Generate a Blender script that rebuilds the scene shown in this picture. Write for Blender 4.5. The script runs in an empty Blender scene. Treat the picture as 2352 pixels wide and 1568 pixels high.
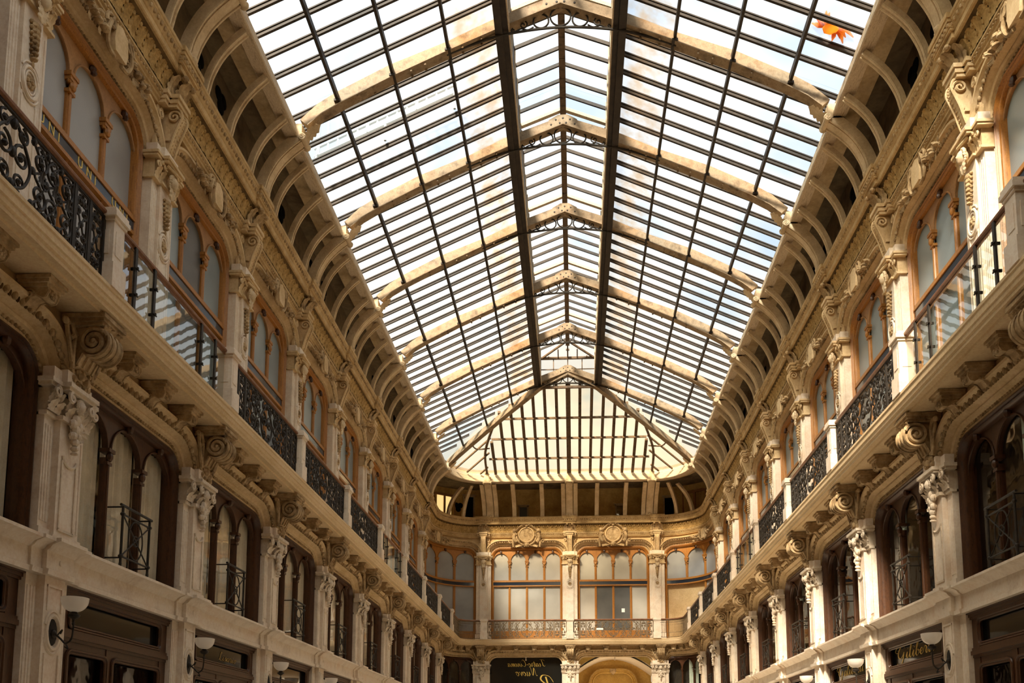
import bpy, bmesh, math, random
from mathutils import Vector, Matrix
PI = math.pi
rnd = random.Random(7)
scene = bpy.context.scene
COL = scene.collection
EYE = 1.6                      # eye height; heights below are written relative to the eye
BAY = 3.6
Y0 = 13.37                     # pilaster line 0
REF = 6.65                     # half width of the hall at the upper wall face
YEND = 42.65                   # upper face of the end wall
def yn(n): return Y0 + BAY * n

# ------------------------------------------------------------------ camera
F_PX, PITCH, YAW, CX, CY = 2000.0, math.radians(6.7), 0.0519, 1217.3, 1498.1
cam_d = bpy.data.cameras.new('camera'); cam = bpy.data.objects.new('camera', cam_d); COL.objects.link(cam)
cam_d.sensor_width = 36.0; cam_d.sensor_fit = 'HORIZONTAL'
cam_d.lens = F_PX / 2352 * 36
cam_d.shift_x = (1176 - CX) / 2352; cam_d.shift_y = (CY - 784) / 2352
cam_d.clip_end = 400
ax = Vector((-math.sin(YAW) * math.cos(PITCH), math.cos(YAW) * math.cos(PITCH), math.sin(PITCH)))
cr = Vector((math.cos(YAW), math.sin(YAW), 0)); cu = cr.cross(ax)
CAMP = Vector((0.226, 0, EYE))
M = Matrix((cr, cu, -ax)).transposed().to_4x4(); M.translation = CAMP
cam.matrix_world = M
scene.camera = cam
def px(p):
    d = Vector(p) - CAMP; k = d.dot(ax)
    if k < 0.3: return (-9999, -9999)
    return (CX + F_PX * d.dot(cr) / k, CY - F_PX * d.dot(cu) / k)
def seen(pts, m=200):
    q = [px(p) for p in pts]
    q = [a for a in q if a[0] > -9000]
    if not q: return False
    xs = [a[0] for a in q]; ys = [a[1] for a in q]
    return max(xs) > -m and min(xs) < 2352 + m and max(ys) > -m and min(ys) < 1568 + m

# ------------------------------------------------------------------ materials
MATS = {}
def nodes(name):
    m = bpy.data.materials.new(name); m.use_nodes = True
    nt = m.node_tree; b = nt.nodes['Principled BSDF']
    MATS[name] = m
    return m, nt, b
def ramp(nt, src, stops):
    r = nt.nodes.new('ShaderNodeValToRGB')
    while len(r.color_ramp.elements) < len(stops): r.color_ramp.elements.new(0.5)
    for e, (p, c) in zip(r.color_ramp.elements, stops):
        e.position = p; e.color = (*c, 1)
    nt.links.new(src, r.inputs[0]); return r
def noise(nt, scale, detail=4, rough=.6, vec=None, stretch=None):
    g = nt.nodes.new('ShaderNodeNewGeometry'); src = g.outputs['Position'] if vec is None else vec
    if stretch:
        mp = nt.nodes.new('ShaderNodeMapping'); mp.inputs['Scale'].default_value = stretch
        nt.links.new(src, mp.inputs[0]); src = mp.outputs[0]
    n = nt.nodes.new('ShaderNodeTexNoise'); n.inputs['Scale'].default_value = scale
    n.inputs['Detail'].default_value = detail; n.inputs['Roughness'].default_value = rough
    nt.links.new(src, n.inputs['Vector']); return n
def mottled(name, c0, c1, scale=3.0, rough=.75, fine=18.0, bump=.15, c2=None, stretch=None, spec=.3):
    m, nt, b = nodes(name)
    n = noise(nt, scale, 6, .62, stretch=stretch)
    st = [(.34, c0), (.66, c1)] if c2 is None else [(.3, c0), (.5, c1), (.72, c2)]
    r = ramp(nt, n.outputs['Fac'], st)
    n2 = noise(nt, fine, 4, .6)
    mx = nt.nodes.new('ShaderNodeMix'); mx.data_type = 'RGBA'; mx.blend_type = 'OVERLAY'; mx.inputs[0].default_value = .35
    nt.links.new(r.outputs[0], mx.inputs[6]); nt.links.new(n2.outputs['Fac'], mx.inputs[7])
    nt.links.new(mx.outputs[2], b.inputs['Base Color'])
    b.inputs['Roughness'].default_value = rough; b.inputs['Specular IOR Level'].default_value = spec
    if bump:
        bp = nt.nodes.new('ShaderNodeBump'); bp.inputs['Strength'].default_value = bump; bp.inputs['Distance'].default_value = .02
        nt.links.new(n2.outputs['Fac'], bp.inputs['Height']); nt.links.new(bp.outputs[0], b.inputs['Normal'])
    return m
mottled('marble', (.60, .485, .37), (.76, .66, .53), 2.2, .5, 26, .06, c2=(.69, .53, .39))
mottled('marble_grey', (.46, .37, .27), (.68, .58, .45), 3.0, .5, 30, .06, c2=(.58, .44, .29))
mottled('carved_stone', (.17, .105, .048), (.40, .275, .14), 5.0, .8, 22, .4, c2=(.58, .44, .26))
mottled('plaster', (.50, .345, .165), (.63, .46, .25), 1.6, .8, 20, .12)
mottled('plaster_arch', (.51, .36, .18), (.68, .51, .30), 2.4, .75, 22, .12)
mottled('soffit', (.60, .44, .245), (.70, .53, .32), 1.1, .85, 26, .05)
mottled('ochre_leaf', (.30, .185, .06), (.50, .33, .13), 6.0, .8, 24, .35)
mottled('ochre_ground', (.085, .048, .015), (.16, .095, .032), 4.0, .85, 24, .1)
mottled('cornice', (.40, .265, .115), (.60, .43, .22), 3.0, .75, 22, .15)
mottled('cove_rib', (.50, .375, .225), (.70, .56, .37), 2.6, .75, 22, .12)
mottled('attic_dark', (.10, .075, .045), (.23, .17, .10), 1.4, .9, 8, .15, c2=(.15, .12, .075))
mottled('attic_ochre', (.46, .29, .09), (.68, .47, .18), 1.5, .9, 9, .15)
mottled('attic_soffit', (.40, .29, .155), (.52, .40, .24), 2.0, .85, 12, .1)
mottled('peeling_wood', (.30, .215, .13), (.60, .49, .35), 9.0, .8, 30, .2, c2=(.45, .34, .21), stretch=(6, .5, 6))
mottled('wood_honey', (.22, .08, .014), (.40, .17, .032), 7.0, .42, 40, .06, c2=(.30, .12, .022), stretch=(5, 5, .6), spec=.45)
mottled('wood_pale', (.33, .17, .07), (.43, .235, .10), 4.0, .5, 30, .05)
mottled('wood_dark', (.026, .010, .004), (.075, .028, .009), 7.0, .38, 40, .06, c2=(.046, .017, .006), stretch=(4, 4, 1), spec=.5)
mottled('handrail_wood', (.16, .065, .03), (.28, .125, .06), 6.0, .3, 30, .03, spec=.6)
mottled('iron', (.014, .011, .008), (.038, .029, .02), 12.0, .55, 40, .1, spec=.3)
mottled('iron_bronze', (.10, .07, .04), (.24, .17, .09), 10.0, .5, 40, .1, spec=.5)
mottled('bar_iron', (.020, .014, .010), (.045, .032, .023), 5.0, .6, 30, .1)
mottled('truss_paint', (.13, .085, .045), (.33, .24, .145), 3.2, .6, 30, .1, c2=(.20, .115, .05))
mottled('rusty_beam', (.035, .024, .016), (.16, .10, .055), 5.0, .7, 30, .15, c2=(.06, .042, .028))
mottled('floor_marble', (.70, .60, .47), (.82, .73, .60), .8, .35, 8, .0)
mottled('curtain_cloth', (.66, .58, .45), (.80, .72, .58), 3.0, .9, 60, .1)
mottled('curtain_green', (.55, .64, .57), (.68, .76, .70), 3.0, .9, 60, .1)
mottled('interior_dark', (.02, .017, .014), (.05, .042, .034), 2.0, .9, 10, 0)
mottled('vestibule_ochre', (.42, .25, .06), (.55, .35, .10), 2.0, .8, 14, .05)
mottled('vestibule_white', (.78, .68, .53), (.84, .76, .62), 2.0, .8, 14, .05)
mottled('room_beige', (.50, .37, .20), (.56, .42, .24), 1.0, .85, 20, .03)
def plain(name, c, rough=.5, metal=0, spec=.5):
    m, nt, b = nodes(name)
    b.inputs['Base Color'].default_value = (*c, 1); b.inputs['Roughness'].default_value = rough
    b.inputs['Metallic'].default_value = metal; b.inputs['Specular IOR Level'].default_value = spec
    return m
plain('rail_paint', (.34, .42, .48), .6)
plain('gold', (.75, .52, .12), .35, .6)
plain('gold_dull', (.42, .27, .07), .5, .3)
plain('vent_black', (.006, .006, .006), .9, 0, .1)
plain('sign_blue', (.015, .022, .035), .12, 0, .7)
plain('paper_white', (.85, .84, .80), .7)
m_, nt_, b_ = nodes('lamp_opal'); b_.inputs['Base Color'].default_value = (.92, .88, .82, 1); b_.inputs['Roughness'].default_value = .25
tl_ = nt_.nodes.new('ShaderNodeBsdfTranslucent'); tl_.inputs[0].default_value = (.95, .9, .82, 1); ms_ = nt_.nodes.new('ShaderNodeMixShader'); ms_.inputs[0].default_value = .5
nt_.links.new(b_.outputs[0], ms_.inputs[1]); nt_.links.new(tl_.outputs[0], ms_.inputs[2]); nt_.links.new(ms_.outputs[0], nt_.nodes['Material Output'].inputs[0])
m_, nt_, b_ = nodes('dead_leaf'); b_.inputs['Base Color'].default_value = (.72, .36, .08, 1)
tl_ = nt_.nodes.new('ShaderNodeBsdfTranslucent'); tl_.inputs[0].default_value = (.95, .5, .12, 1); ms_ = nt_.nodes.new('ShaderNodeMixShader'); ms_.inputs[0].default_value = .75
nt_.links.new(b_.outputs[0], ms_.inputs[1]); nt_.links.new(tl_.outputs[0], ms_.inputs[2]); nt_.links.new(ms_.outputs[0], nt_.nodes['Material Output'].inputs[0])
plain('sign_black', (.012, .012, .010), .1, 0, .6)
def frosted(name, c0, c1):
    m, nt, b = nodes(name)
    n = noise(nt, .8, 3, .5); r = ramp(nt, n.outputs['Fac'], [(.35, c0), (.65, c1)])
    nt.links.new(r.outputs[0], b.inputs['Base Color'])
    b.inputs['Roughness'].default_value = .28; b.inputs['Specular IOR Level'].default_value = .6
    v = nt.nodes.new('ShaderNodeTexVoronoi'); v.inputs['Scale'].default_value = 70
    g = nt.nodes.new('ShaderNodeNewGeometry'); nt.links.new(g.outputs['Position'], v.inputs['Vector'])
    bp = nt.nodes.new('ShaderNodeBump'); bp.inputs['Strength'].default_value = .35; bp.inputs['Distance'].default_value = .004
    nt.links.new(v.outputs['Distance'], bp.inputs['Height']); nt.links.new(bp.outputs[0], b.inputs['Normal'])
frosted('frosted_grey', (.235, .235, .235), (.33, .33, .32))
frosted('frosted_blue', (.20, .25, .27), (.30, .36, .37))
frosted('frosted_warm', (.36, .335, .285), (.46, .43, .365))
frosted('frosted_dark', (.06, .062, .062), (.11, .11, .105))
def clear_glass(name, tint, ior, wav=.05):
    m, nt, b = nodes(name); nt.nodes.remove(b)
    out = nt.nodes['Material Output']
    t = nt.nodes.new('ShaderNodeBsdfTransparent'); t.inputs[0].default_value = (*tint, 1)
    g = nt.nodes.new('ShaderNodeBsdfGlossy'); g.inputs['Roughness'].default_value = .02
    fr = nt.nodes.new('ShaderNodeFresnel'); fr.inputs['IOR'].default_value = ior
    n = noise(nt, 2.2, 2, .5); bp = nt.nodes.new('ShaderNodeBump'); bp.inputs['Strength'].default_value = wav; bp.inputs['Distance'].default_value = .05
    nt.links.new(n.outputs['Fac'], bp.inputs['Height']); nt.links.new(bp.outputs[0], g.inputs['Normal'])
    mx = nt.nodes.new('ShaderNodeMixShader')
    ge = nt.nodes.new('ShaderNodeNewGeometry'); ma = nt.nodes.new('ShaderNodeMath'); ma.operation = 'SUBTRACT'; ma.use_clamp = True
    nt.links.new(fr.outputs[0], ma.inputs[0]); nt.links.new(ge.outputs['Backfacing'], ma.inputs[1])     # reflect at the outer face only
    nt.links.new(ma.outputs[0], mx.inputs[0]); nt.links.new(t.outputs[0], mx.inputs[1]); nt.links.new(g.outputs[0], mx.inputs[2])
    nt.links.new(mx.outputs[0], out.inputs[0])
clear_glass('window_glass', (.95, .95, .93), 1.65)
clear_glass('rail_glass', (.85, .88, .86), 3.2, .015)
clear_glass('shop_glass', (.55, .55, .52), 1.5)
def roof_glass(name, tint, stain):
    m, nt, b = nodes(name); nt.nodes.remove(b)
    out = nt.nodes['Material Output']
    n = noise(nt, .35, 3, .55)
    r = ramp(nt, n.outputs['Fac'], [(.32, tuple(t * k for t, k in zip(tint, (.86, .92, .98)))), (.5, tint), (.7, tuple(min(1, 1.04 * t) for t in tint))])
    col = r.outputs[0]
    g = nt.nodes.new('ShaderNodeNewGeometry')
    if stain:
        sp = nt.nodes.new('ShaderNodeSeparateXYZ'); nt.links.new(g.outputs['Position'], sp.inputs[0])
        ab = nt.nodes.new('ShaderNodeMath'); ab.operation = 'ABSOLUTE'; nt.links.new(sp.outputs[0], ab.inputs[0])
        # run-off stains under the lantern: a band with its own ragged outline
        n2 = noise(nt, 1.3, 4, .65, stretch=(1, 1.6, 1))
        ad = nt.nodes.new('ShaderNodeMath'); ad.operation = 'MULTIPLY_ADD'; ad.inputs[1].default_value = .9; nt.links.new(n2.outputs['Fac'], ad.inputs[0]); nt.links.new(ab.outputs[0], ad.inputs[2])
        band = nt.nodes.new('ShaderNodeValToRGB')
        cr_ = band.color_ramp; cr_.elements[0].position = 0; cr_.elements[0].color = (0, 0, 0, 1)
        cr_.elements[1].position = 1; cr_.elements[1].color = (0, 0, 0, 1)
        for p, v in ((.34, 0), (.42, .55), (.52, .5), (.60, 0)):
            e = cr_.elements.new(p); e.color = (v, v, v, 1)
        sc = nt.nodes.new('ShaderNodeMath'); sc.operation = 'DIVIDE'; sc.inputs[1].default_value = 5.0
        nt.links.new(ad.outputs[0], sc.inputs[0]); nt.links.new(sc.outputs[0], band.inputs[0])
        n3 = noise(nt, 1.9, 3, .6); th = ramp(nt, n3.outputs['Fac'], [(.38, (0, 0, 0)), (.66, (1, 1, 1))])
        mu = nt.nodes.new('ShaderNodeMath'); mu.operation = 'MULTIPLY'; nt.links.new(band.outputs[0], mu.inputs[0]); nt.links.new(th.outputs[0], mu.inputs[1])
        mx = nt.nodes.new('ShaderNodeMix'); mx.data_type = 'RGBA'; nt.links.new(mu.outputs[0], mx.inputs[0])
        nt.links.new(col, mx.inputs[6]); mx.inputs[7].default_value = (.80, .58, .34, 1); col = mx.outputs[2]
    t = nt.nodes.new('ShaderNodeBsdfTransparent'); d = nt.nodes.new('ShaderNodeBsdfTranslucent')
    nt.links.new(col, t.inputs[0]); nt.links.new(col, d.inputs[0])
    ms = nt.nodes.new('ShaderNodeMixShader'); ms.inputs[0].default_value = .05
    nt.links.new(t.outputs[0], ms.inputs[1]); nt.links.new(d.outputs[0], ms.inputs[2]); nt.links.new(ms.outputs[0], out.inputs[0])
roof_glass('skylight_glass', (.95, .96, .97), True)
roof_glass('skylight_glass_warm', (.98, .94, .86), False)
def emit(name, c, s):
    m, nt, b = nodes(name); b.inputs['Base Color'].default_value = (*c, 1)
    b.inputs['Emission Color'].default_value = (*c, 1); b.inputs['Emission Strength'].default_value = s
emit('lit_pane', (1.0, .72, .28), .75)

# ------------------------------------------------------------------ mesh builder
class MB:
    def __init__(s): s.v = []; s.f = []
    def add(s, vs, fs):
        o = len(s.v); s.v += [tuple(a) for a in vs]; s.f += [tuple(i + o for i in f) for f in fs]; return s
    def merge(s, o, fn=None):
        return s.add([fn(*a) for a in o.v] if fn else o.v, o.f)
    def box(s, x0, x1, y0, y1, z0, z1):
        return s.add([(x0, y0, z0), (x1, y0, z0), (x1, y1, z0), (x0, y1, z0), (x0, y0, z1), (x1, y0, z1), (x1, y1, z1), (x0, y1, z1)],
                     [(3, 2, 1, 0), (4, 5, 6, 7), (0, 1, 5, 4), (1, 2, 6, 5), (2, 3, 7, 6), (3, 0, 4, 7)])
    def prism(s, poly, a, b, fn):
        """poly: 2D outline; a, b: the two extrusion values; fn(u, v, w) -> point"""
        n = len(poly)
        vs = [fn(u, v, a) for u, v in poly] + [fn(u, v, b) for u, v in poly]
        fs = [tuple(range(n - 1, -1, -1)), tuple(range(n, 2 * n))] + [(i, (i + 1) % n, n + (i + 1) % n, n + i) for i in range(n)]
        return s.add(vs, fs)
    def grid(s, rows, closed_u=False, closed_v=False):
        """rows: list of equally long lists of points"""
        nu, nv = len(rows), len(rows[0]); vs = [p for r in rows for p in r]; fs = []
        for i in range(nu if closed_u else nu - 1):
            for j in range(nv if closed_v else nv - 1):
                i2, j2 = (i + 1) % nu, (j + 1) % nv
                fs.append((i * nv + j, i * nv + j2, i2 * nv + j2, i2 * nv + j))
        return s.add(vs, fs)
    def sweep(s, prof, frames, closed_prof=True, closed_path=False, caps=True):
        """frames: (P, U, V); the profile point (a, b) goes to P + U a + V b"""
        rows = [[tuple(P[k] + U[k] * a + V[k] * b for k in range(3)) for a, b in prof] for P, U, V in frames]
        o = len(s.v); s.grid(rows, closed_path, closed_prof)
        if caps and closed_prof and not closed_path:
            n = len(prof); L = len(rows)
            s.f.append(tuple(o + i for i in range(n))); s.f.append(tuple(o + (L - 1) * n + i for i in range(n - 1, -1, -1)))
        return s
    def tube(s, pts, r, n=6, closed=False, taper=None):
        P = [Vector(p) for p in pts]; L = len(P); rows = []; up = None
        for i in range(L):
            if closed: t = P[(i + 1) % L] - P[i - 1]
            else: t = P[min(i + 1, L - 1)] - P[max(i - 1, 0)]
            if t.length < 1e-9: t = Vector((0, 0, 1))
            t.normalize()
            if up is None: up = t.orthogonal().normalized()
            up = (up - t * up.dot(t)); up = up.normalized() if up.length > 1e-6 else t.orthogonal().normalized()
            w = t.cross(up); rr = r if taper is None else r * taper[i]
            rows.append([tuple(P[i] + (up * math.cos(2 * PI * k / n) + w * math.sin(2 * PI * k / n)) * rr) for k in range(n)])
        o = len(s.v); s.grid(rows, closed, True)
        if not closed:
            s.f.append(tuple(o + i for i in range(n - 1, -1, -1))); s.f.append(tuple(o + (L - 1) * n + i for i in range(n)))
        return s
    def ell(s, c, r, nu=8, nv=6):
        r = (r, r, r) if not hasattr(r, '__len__') else r
        vs = [(c[0], c[1], c[2] - r[2])]
        for j in range(1, nv):
            a = -PI / 2 + PI * j / nv
            for i in range(nu):
                b = 2 * PI * i / nu
                vs.append((c[0] + r[0] * math.cos(a) * math.cos(b), c[1] + r[1] * math.cos(a) * math.sin(b), c[2] + r[2] * math.sin(a)))
        vs.append((c[0], c[1], c[2] + r[2])); T = len(vs) - 1; fs = []
        for i in range(nu):
            k = (i + 1) % nu
            fs.append((0, 1 + k, 1 + i)); fs.append((T, T - nu + i, T - nu + k))
            for j in range(nv - 2): fs.append((1 + j * nu + i, 1 + j * nu + k, 1 + (j + 1) * nu + k, 1 + (j + 1) * nu + i))
        return s.add(vs, fs)
    def lathe(s, prof, c=(0, 0, 0), n=16, fn=None):
        """prof: (r, h); the axis is z unless fn(x, y, h) maps elsewhere"""
        rows = []
        for r, h in prof:
            row = []
            for k in range(n):
                p = (r * math.cos(2 * PI * k / n), r * math.sin(2 * PI * k / n), h)
                p = fn(*p) if fn else p
                row.append((p[0] + c[0], p[1] + c[1], p[2] + c[2]))
            rows.append(row)
        o = len(s.v); s.grid(rows, False, True)
        s.f.append(tuple(o + i for i in range(n - 1, -1, -1))); s.f.append(tuple(o + (len(rows) - 1) * n + i for i in range(n)))
        return s
    def mesh(s, name, mat, base=(0, 0, 0), mapping=None, smooth=35, cuts=None):
        me = bpy.data.meshes.new(name)
        bm = bmesh.new()
        vv = [bm.verts.new(a) for a in s.v]
        for f in s.f:
            if len(set(f)) < 3: continue
            try: bm.faces.new([vv[i] for i in f])
            except ValueError: pass
        if cuts:
            for x in cuts:
                bmesh.ops.bisect_plane(bm, geom=bm.verts[:] + bm.edges[:] + bm.faces[:], plane_co=(x, 0, 0), plane_no=(1, 0, 0))
        if mapping:
            for v in bm.verts: v.co = Vector(mapping(*v.co))
        for v in bm.verts: v.co -= Vector(base)
        bmesh.ops.recalc_face_normals(bm, faces=bm.faces)
        bm.to_mesh(me); bm.free()
        if smooth:
            me.polygons.foreach_set('use_smooth', [True] * len(me.polygons))
            me.set_sharp_from_angle(angle=math.radians(smooth))
        me.materials.append(MATS[mat])
        return me

# a template is: name, base, [(part name, MB, material, [(sub-part name, MB, material)], label)]; the first part named '' is the thing's own mesh
class Tpl:
    def __init__(s, name, base, parts, mapping=None, cuts=None, smooth=35):
        s.name = name; s.base = Vector(base); s.own = None; s.parts = []
        B = mapping(*base) if mapping else base
        s.wbase = Vector(B)
        for p in parts:
            pn, mb, mat = p[0], p[1], p[2]; subs = p[3] if len(p) > 3 else []; lab = p[4] if len(p) > 4 else None
            me = mb.mesh(pn or name, mat, B, mapping, smooth, cuts)
            sm = [(q[0], q[1].mesh(q[0], q[2], B, mapping, smooth, cuts)) for q in subs]
            if pn == '': s.own = me
            else: s.parts.append((pn, me, sm, lab))
    def put(s, loc, rz, label, cat, group=None, kind=None):
        r = bpy.data.objects.new(s.name, s.own); COL.objects.link(r)
        r.location = loc; r.rotation_euler = (0, 0, rz)
        r['label'] = label; r['category'] = cat
        if group: r['group'] = group
        if kind: r['kind'] = kind
        for pn, me, subs, lab in s.parts:
            o = bpy.data.objects.new(pn, me); COL.objects.link(o); o.parent = r
            if lab: o['label'] = lab
            for sn, sme in subs:
                q = bpy.data.objects.new(sn, sme); COL.objects.link(q); q.parent = o
        return r
def struct(name, mb, mat, smooth=35, label=None):
    me = mb.mesh(name, mat, (0, 0, 0), None, smooth)
    o = bpy.data.objects.new(name, me); COL.objects.link(o); o['kind'] = 'structure'
    if label: o['label'] = label
    return o

# frames: local x runs along the wall, y into the hall, z up (relative to the eye)
def frame(side, at):
    """side 'left'/'right' with at = world Y, 'end' with at = world X"""
    if side == 'left': return Vector((-REF, at, EYE)), -PI / 2
    if side == 'right': return Vector((REF, at, EYE)), PI / 2
    return Vector((at, YEND, EYE)), PI
def place(t, side, at, label, cat, group=None, kind=None):
    o, rz = frame(side, at)
    return t.put(o + Matrix.Rotation(rz, 3, 'Z') @ t.base, rz, label, cat, group, kind)
def infront(side, at, x=0.4, y=0.3, z0=0, z1=1, m=200):
    o, rz = frame(side, at); R = Matrix.Rotation(rz, 3, 'Z')
    return seen([o + R @ Vector((sx * x, y, z)) for sx in (-1, 1) for z in (z0, z1)], m)
# corner bays: from the last side pilaster (Y = yn(7)) round the quarter circle to the end wall's outer pilaster
RC = 2.05; XC = REF - RC; YC = YEND - RC; XP = 4.32
S1 = YC - yn(7); S2 = S1 + RC * PI / 2; LC = S2 + (XC - XP)
def corner_right(x, y, z):
    s = x + LC / 2
    if s < S1: return (REF - y, yn(7) + s, z + EYE)
    if s < S2:
        t = (s - S1) / RC; return (XC + (RC - y) * math.cos(t), YC + (RC - y) * math.sin(t), z + EYE)
    return (XC - (s - S2), YEND - y, z + EYE)
def corner_left(x, y, z):
    p = corner_right(-x, y, z); return (-p[0], p[1], p[2])
CUTS = [-LC / 2 + i * LC / 40 for i in range(1, 40)]
CORN = {'left': corner_left, 'right': corner_right}
# the whole horseshoe as (position, inward normal), right near end -> end wall -> left near end
def horseshoe(y_start=-3.0, step=None):
    out = []
    ys = [y_start + (YC - y_start) * i / 24 for i in range(25)]
    for y in ys: out.append((Vector((REF, y, EYE)), Vector((-1, 0, 0))))
    for i in range(1, 17):
        t = PI / 2 * i / 16; n = Vector((-math.cos(t), -math.sin(t), 0)); out.append((Vector((XC, YC, EYE)) - n * RC, n))
    half = out[:]
    for p, n in reversed(half): out.append((Vector((-p.x, p.y, p.z)), Vector((-n.x, n.y, 0))))
    return out
def run(prof, y_start=-3.0):
    """sweep a closed (y, z) profile round the horseshoe"""
    Z = Vector((0, 0, 1)); return MB().sweep(prof, [(p, n, Z) for p, n in horseshoe(y_start)])
def along(y_start, pitch):
    """evenly spaced (position, normal, tangent) round the horseshoe"""
    hs = horseshoe(y_start); out = []; acc = 0.0; nxt = pitch / 2
    for (p, n), (q, m) in zip(hs, hs[1:]):
        d = (q - p).length
        while d > 1e-9 and nxt <= acc + d:
            k = (nxt - acc) / d; nn = (n * (1 - k) + m * k).normalized()
            out.append((p.lerp(q, k), nn, Vector((nn.y, -nn.x, 0)))); nxt += pitch
        acc += d
    return out
ORD = ['', 'first', 'second', 'third', 'fourth', 'fifth', 'sixth', 'seventh', 'eighth', 'ninth', 'tenth', 'eleventh', 'twelfth']
# ------------------------------------------------------------------ ornament helpers
def basket(a, zs, zt, r, z0=None, seg=9):
    """flat-topped arch with rounded corners: (x, z, outward normal x, z)"""
    out = [(-a, z0, -1.0, 0.0)] if z0 is not None else []
    out.append((-a, zs, -1.0, 0.0)); rz = min(r, zt - zs)
    for i in range(seg + 1):
        t = PI - PI / 2 * i / seg; out.append((-(a - r) + r * math.cos(t), zt - rz + rz * math.sin(t), math.cos(t), math.sin(t)))
    for i in range(seg + 1):
        t = PI / 2 - PI / 2 * i / seg; out.append(((a - r) + r * math.cos(t), zt - rz + rz * math.sin(t), math.cos(t), math.sin(t)))
    out.append((a, zs, 1.0, 0.0))
    if z0 is not None: out.append((a, z0, 1.0, 0.0))
    q = [out[0]]
    for p in out[1:]:
        if abs(p[0] - q[-1][0]) + abs(p[1] - q[-1][1]) > 1e-5: q.append(p)
    return q
def arch_frames(path): return [((x, 0, z), (nx, 0, nz), (0, 1, 0)) for x, z, nx, nz in path]
def arch_points(path, t, pitch):
    pts = [(x + nx * t, z + nz * t, nx, nz) for x, z, nx, nz in path]; out = []; acc = 0; nxt = pitch / 2
    for p, q in zip(pts, pts[1:]):
        d = math.hypot(q[0] - p[0], q[1] - p[1])
        while d > 1e-9 and nxt <= acc + d:
            k = (nxt - acc) / d; out.append(tuple(p[i] * (1 - k) + q[i] * k for i in range(4))); nxt += pitch
        acc += d
    return out
def strip_plate(mb, cols, y0, y1):
    """cols: (x, z low, z high) from left to right -> a plate between y0 and y1"""
    o = len(mb.v)
    for x, a, b in cols: mb.v += [(x, y1, a), (x, y1, b), (x, y0, a), (x, y0, b)]
    for i in range(len(cols) - 1):
        k = o + 4 * i; j = k + 4
        mb.f += [(k, j, j + 1, k + 1), (k + 2, k + 3, j + 3, j + 2), (k, k + 2, j + 2, j), (k + 1, j + 1, j + 3, k + 3)]
    k = o; mb.f.append((k, k + 1, k + 3, k + 2)); k = o + 4 * (len(cols) - 1); mb.f.append((k, k + 2, k + 3, k + 1))
    return mb
def leaf(w, h, d, lobes=3):
    """acanthus leaf standing at z 0..h, its tip curling out by d"""
    mb = MB(); rows = []; N = 3 * lobes + 2
    for i in range(N):
        v = i / (N - 1)
        wid = w / 2 * (1 - .5 * v ** 2.2) * (1 + .20 * math.cos(2 * PI * lobes * v)) * (1 if v < .97 else .45)
        zz = h * (v if v < .85 else .85 + (v - .85) * .2); yy = .02 + d * (v ** 2.4) - (d * .25 if v > .97 else 0)
        rows.append([(u * wid, yy + (.10 * w if abs(u) == .5 else (.04 * w if u == 0 else 0)), zz - abs(u) * .12 * h * v) for u in (-1, -.5, 0, .5, 1)])
    return mb.grid(rows)
def spiral(c, r0, r1, a0, turns, fn, n=20):
    pts = []
    for i in range(n + 1):
        k = i / n; r = r0 + (r1 - r0) * k; a = a0 + 2 * PI * turns * k
        pts.append(fn(c[0] + r * math.cos(a), c[1] + r * math.sin(a)))
    return pts
def smooth_line(pts, n=6):
    P = [Vector(p) for p in pts]; out = []
    for i in range(len(P) - 1):
        a, b, c, d = P[max(i - 1, 0)], P[i], P[i + 1], P[min(i + 2, len(P) - 1)]
        for k in range(n):
            t = k / n
            out.append(tuple(.5 * ((2 * b) + (c - a) * t + (2 * a - 5 * b + 4 * c - d) * t * t + (3 * b - a - 3 * c + d) * t ** 3)))
    out.append(tuple(P[-1])); return out
def rosette(mb, c, r, fn=lambda x, y, z: (x, y, z), petals=6):
    for k in range(petals):
        a = 2 * PI * k / petals
        mb.ell(fn(c[0] + .6 * r * math.cos(a), c[1], c[2] + .6 * r * math.sin(a)), (.38 * r, .28 * r, .38 * r), 6, 4)
    mb.ell(fn(c[0], c[1] + .15 * r, c[2]), .34 * r, 6, 4)
def head(c, r, lion=False):
    """a carved face looking out along +y"""
    mb = MB(); nu, nv = 18, 14; rows = []
    for j in range(nv + 1):
        a = -PI / 2 + PI * j / nv; row = []
        for i in range(nu):
            b = 2 * PI * i / nu
            x, y, z = math.cos(a) * math.sin(b), math.cos(a) * math.cos(b), math.sin(a)
            x *= .78 - (.12 if z < -.3 else 0) * (-z); zz = z * 1.05
            if y > 0:
                g = lambda cx, cz, s: math.exp(-(((x - cx) ** 2 + (z - cz) ** 2) / s ** 2))
                nose = .34 * math.exp(-((x / .13) ** 2)) * (1 if -.22 < z < .22 else 0) * (1 - (z + .22) / .6)
                y += nose - .14 * g(.3, .16, .16) - .14 * g(-.3, .16, .16) + .09 * g(.3, .33, .15) + .09 * g(-.3, .33, .15)
                y += .10 * g(0, -.42, .13) - .07 * g(0, -.55, .07) + .16 * g(0, -.8, .2) + .07 * g(.36, -.2, .2) + .07 * g(-.36, -.2, .2)
            row.append((c[0] + r * x, c[1] + r * y * .8, c[2] + r * zz))
        rows.append(row)
    mb.grid(rows, False, True)
    for k in range(11):                                     # hair or mane
        a = PI * (-.12 + 1.24 * k / 10) if not lion else 2 * PI * k / 11
        mb.ell((c[0] + r * .86 * math.cos(a), c[1] + r * .1, c[2] + r * (.25 + .82 * math.sin(a))), (.26 * r, .3 * r, .26 * r), 6, 5)
    for s in (-1, 1):
        for k in range(3): mb.ell((c[0] + s * r * (.86 - .06 * k), c[1], c[2] - r * (.1 + .34 * k)), .2 * r, 6, 5)
    return mb
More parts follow.
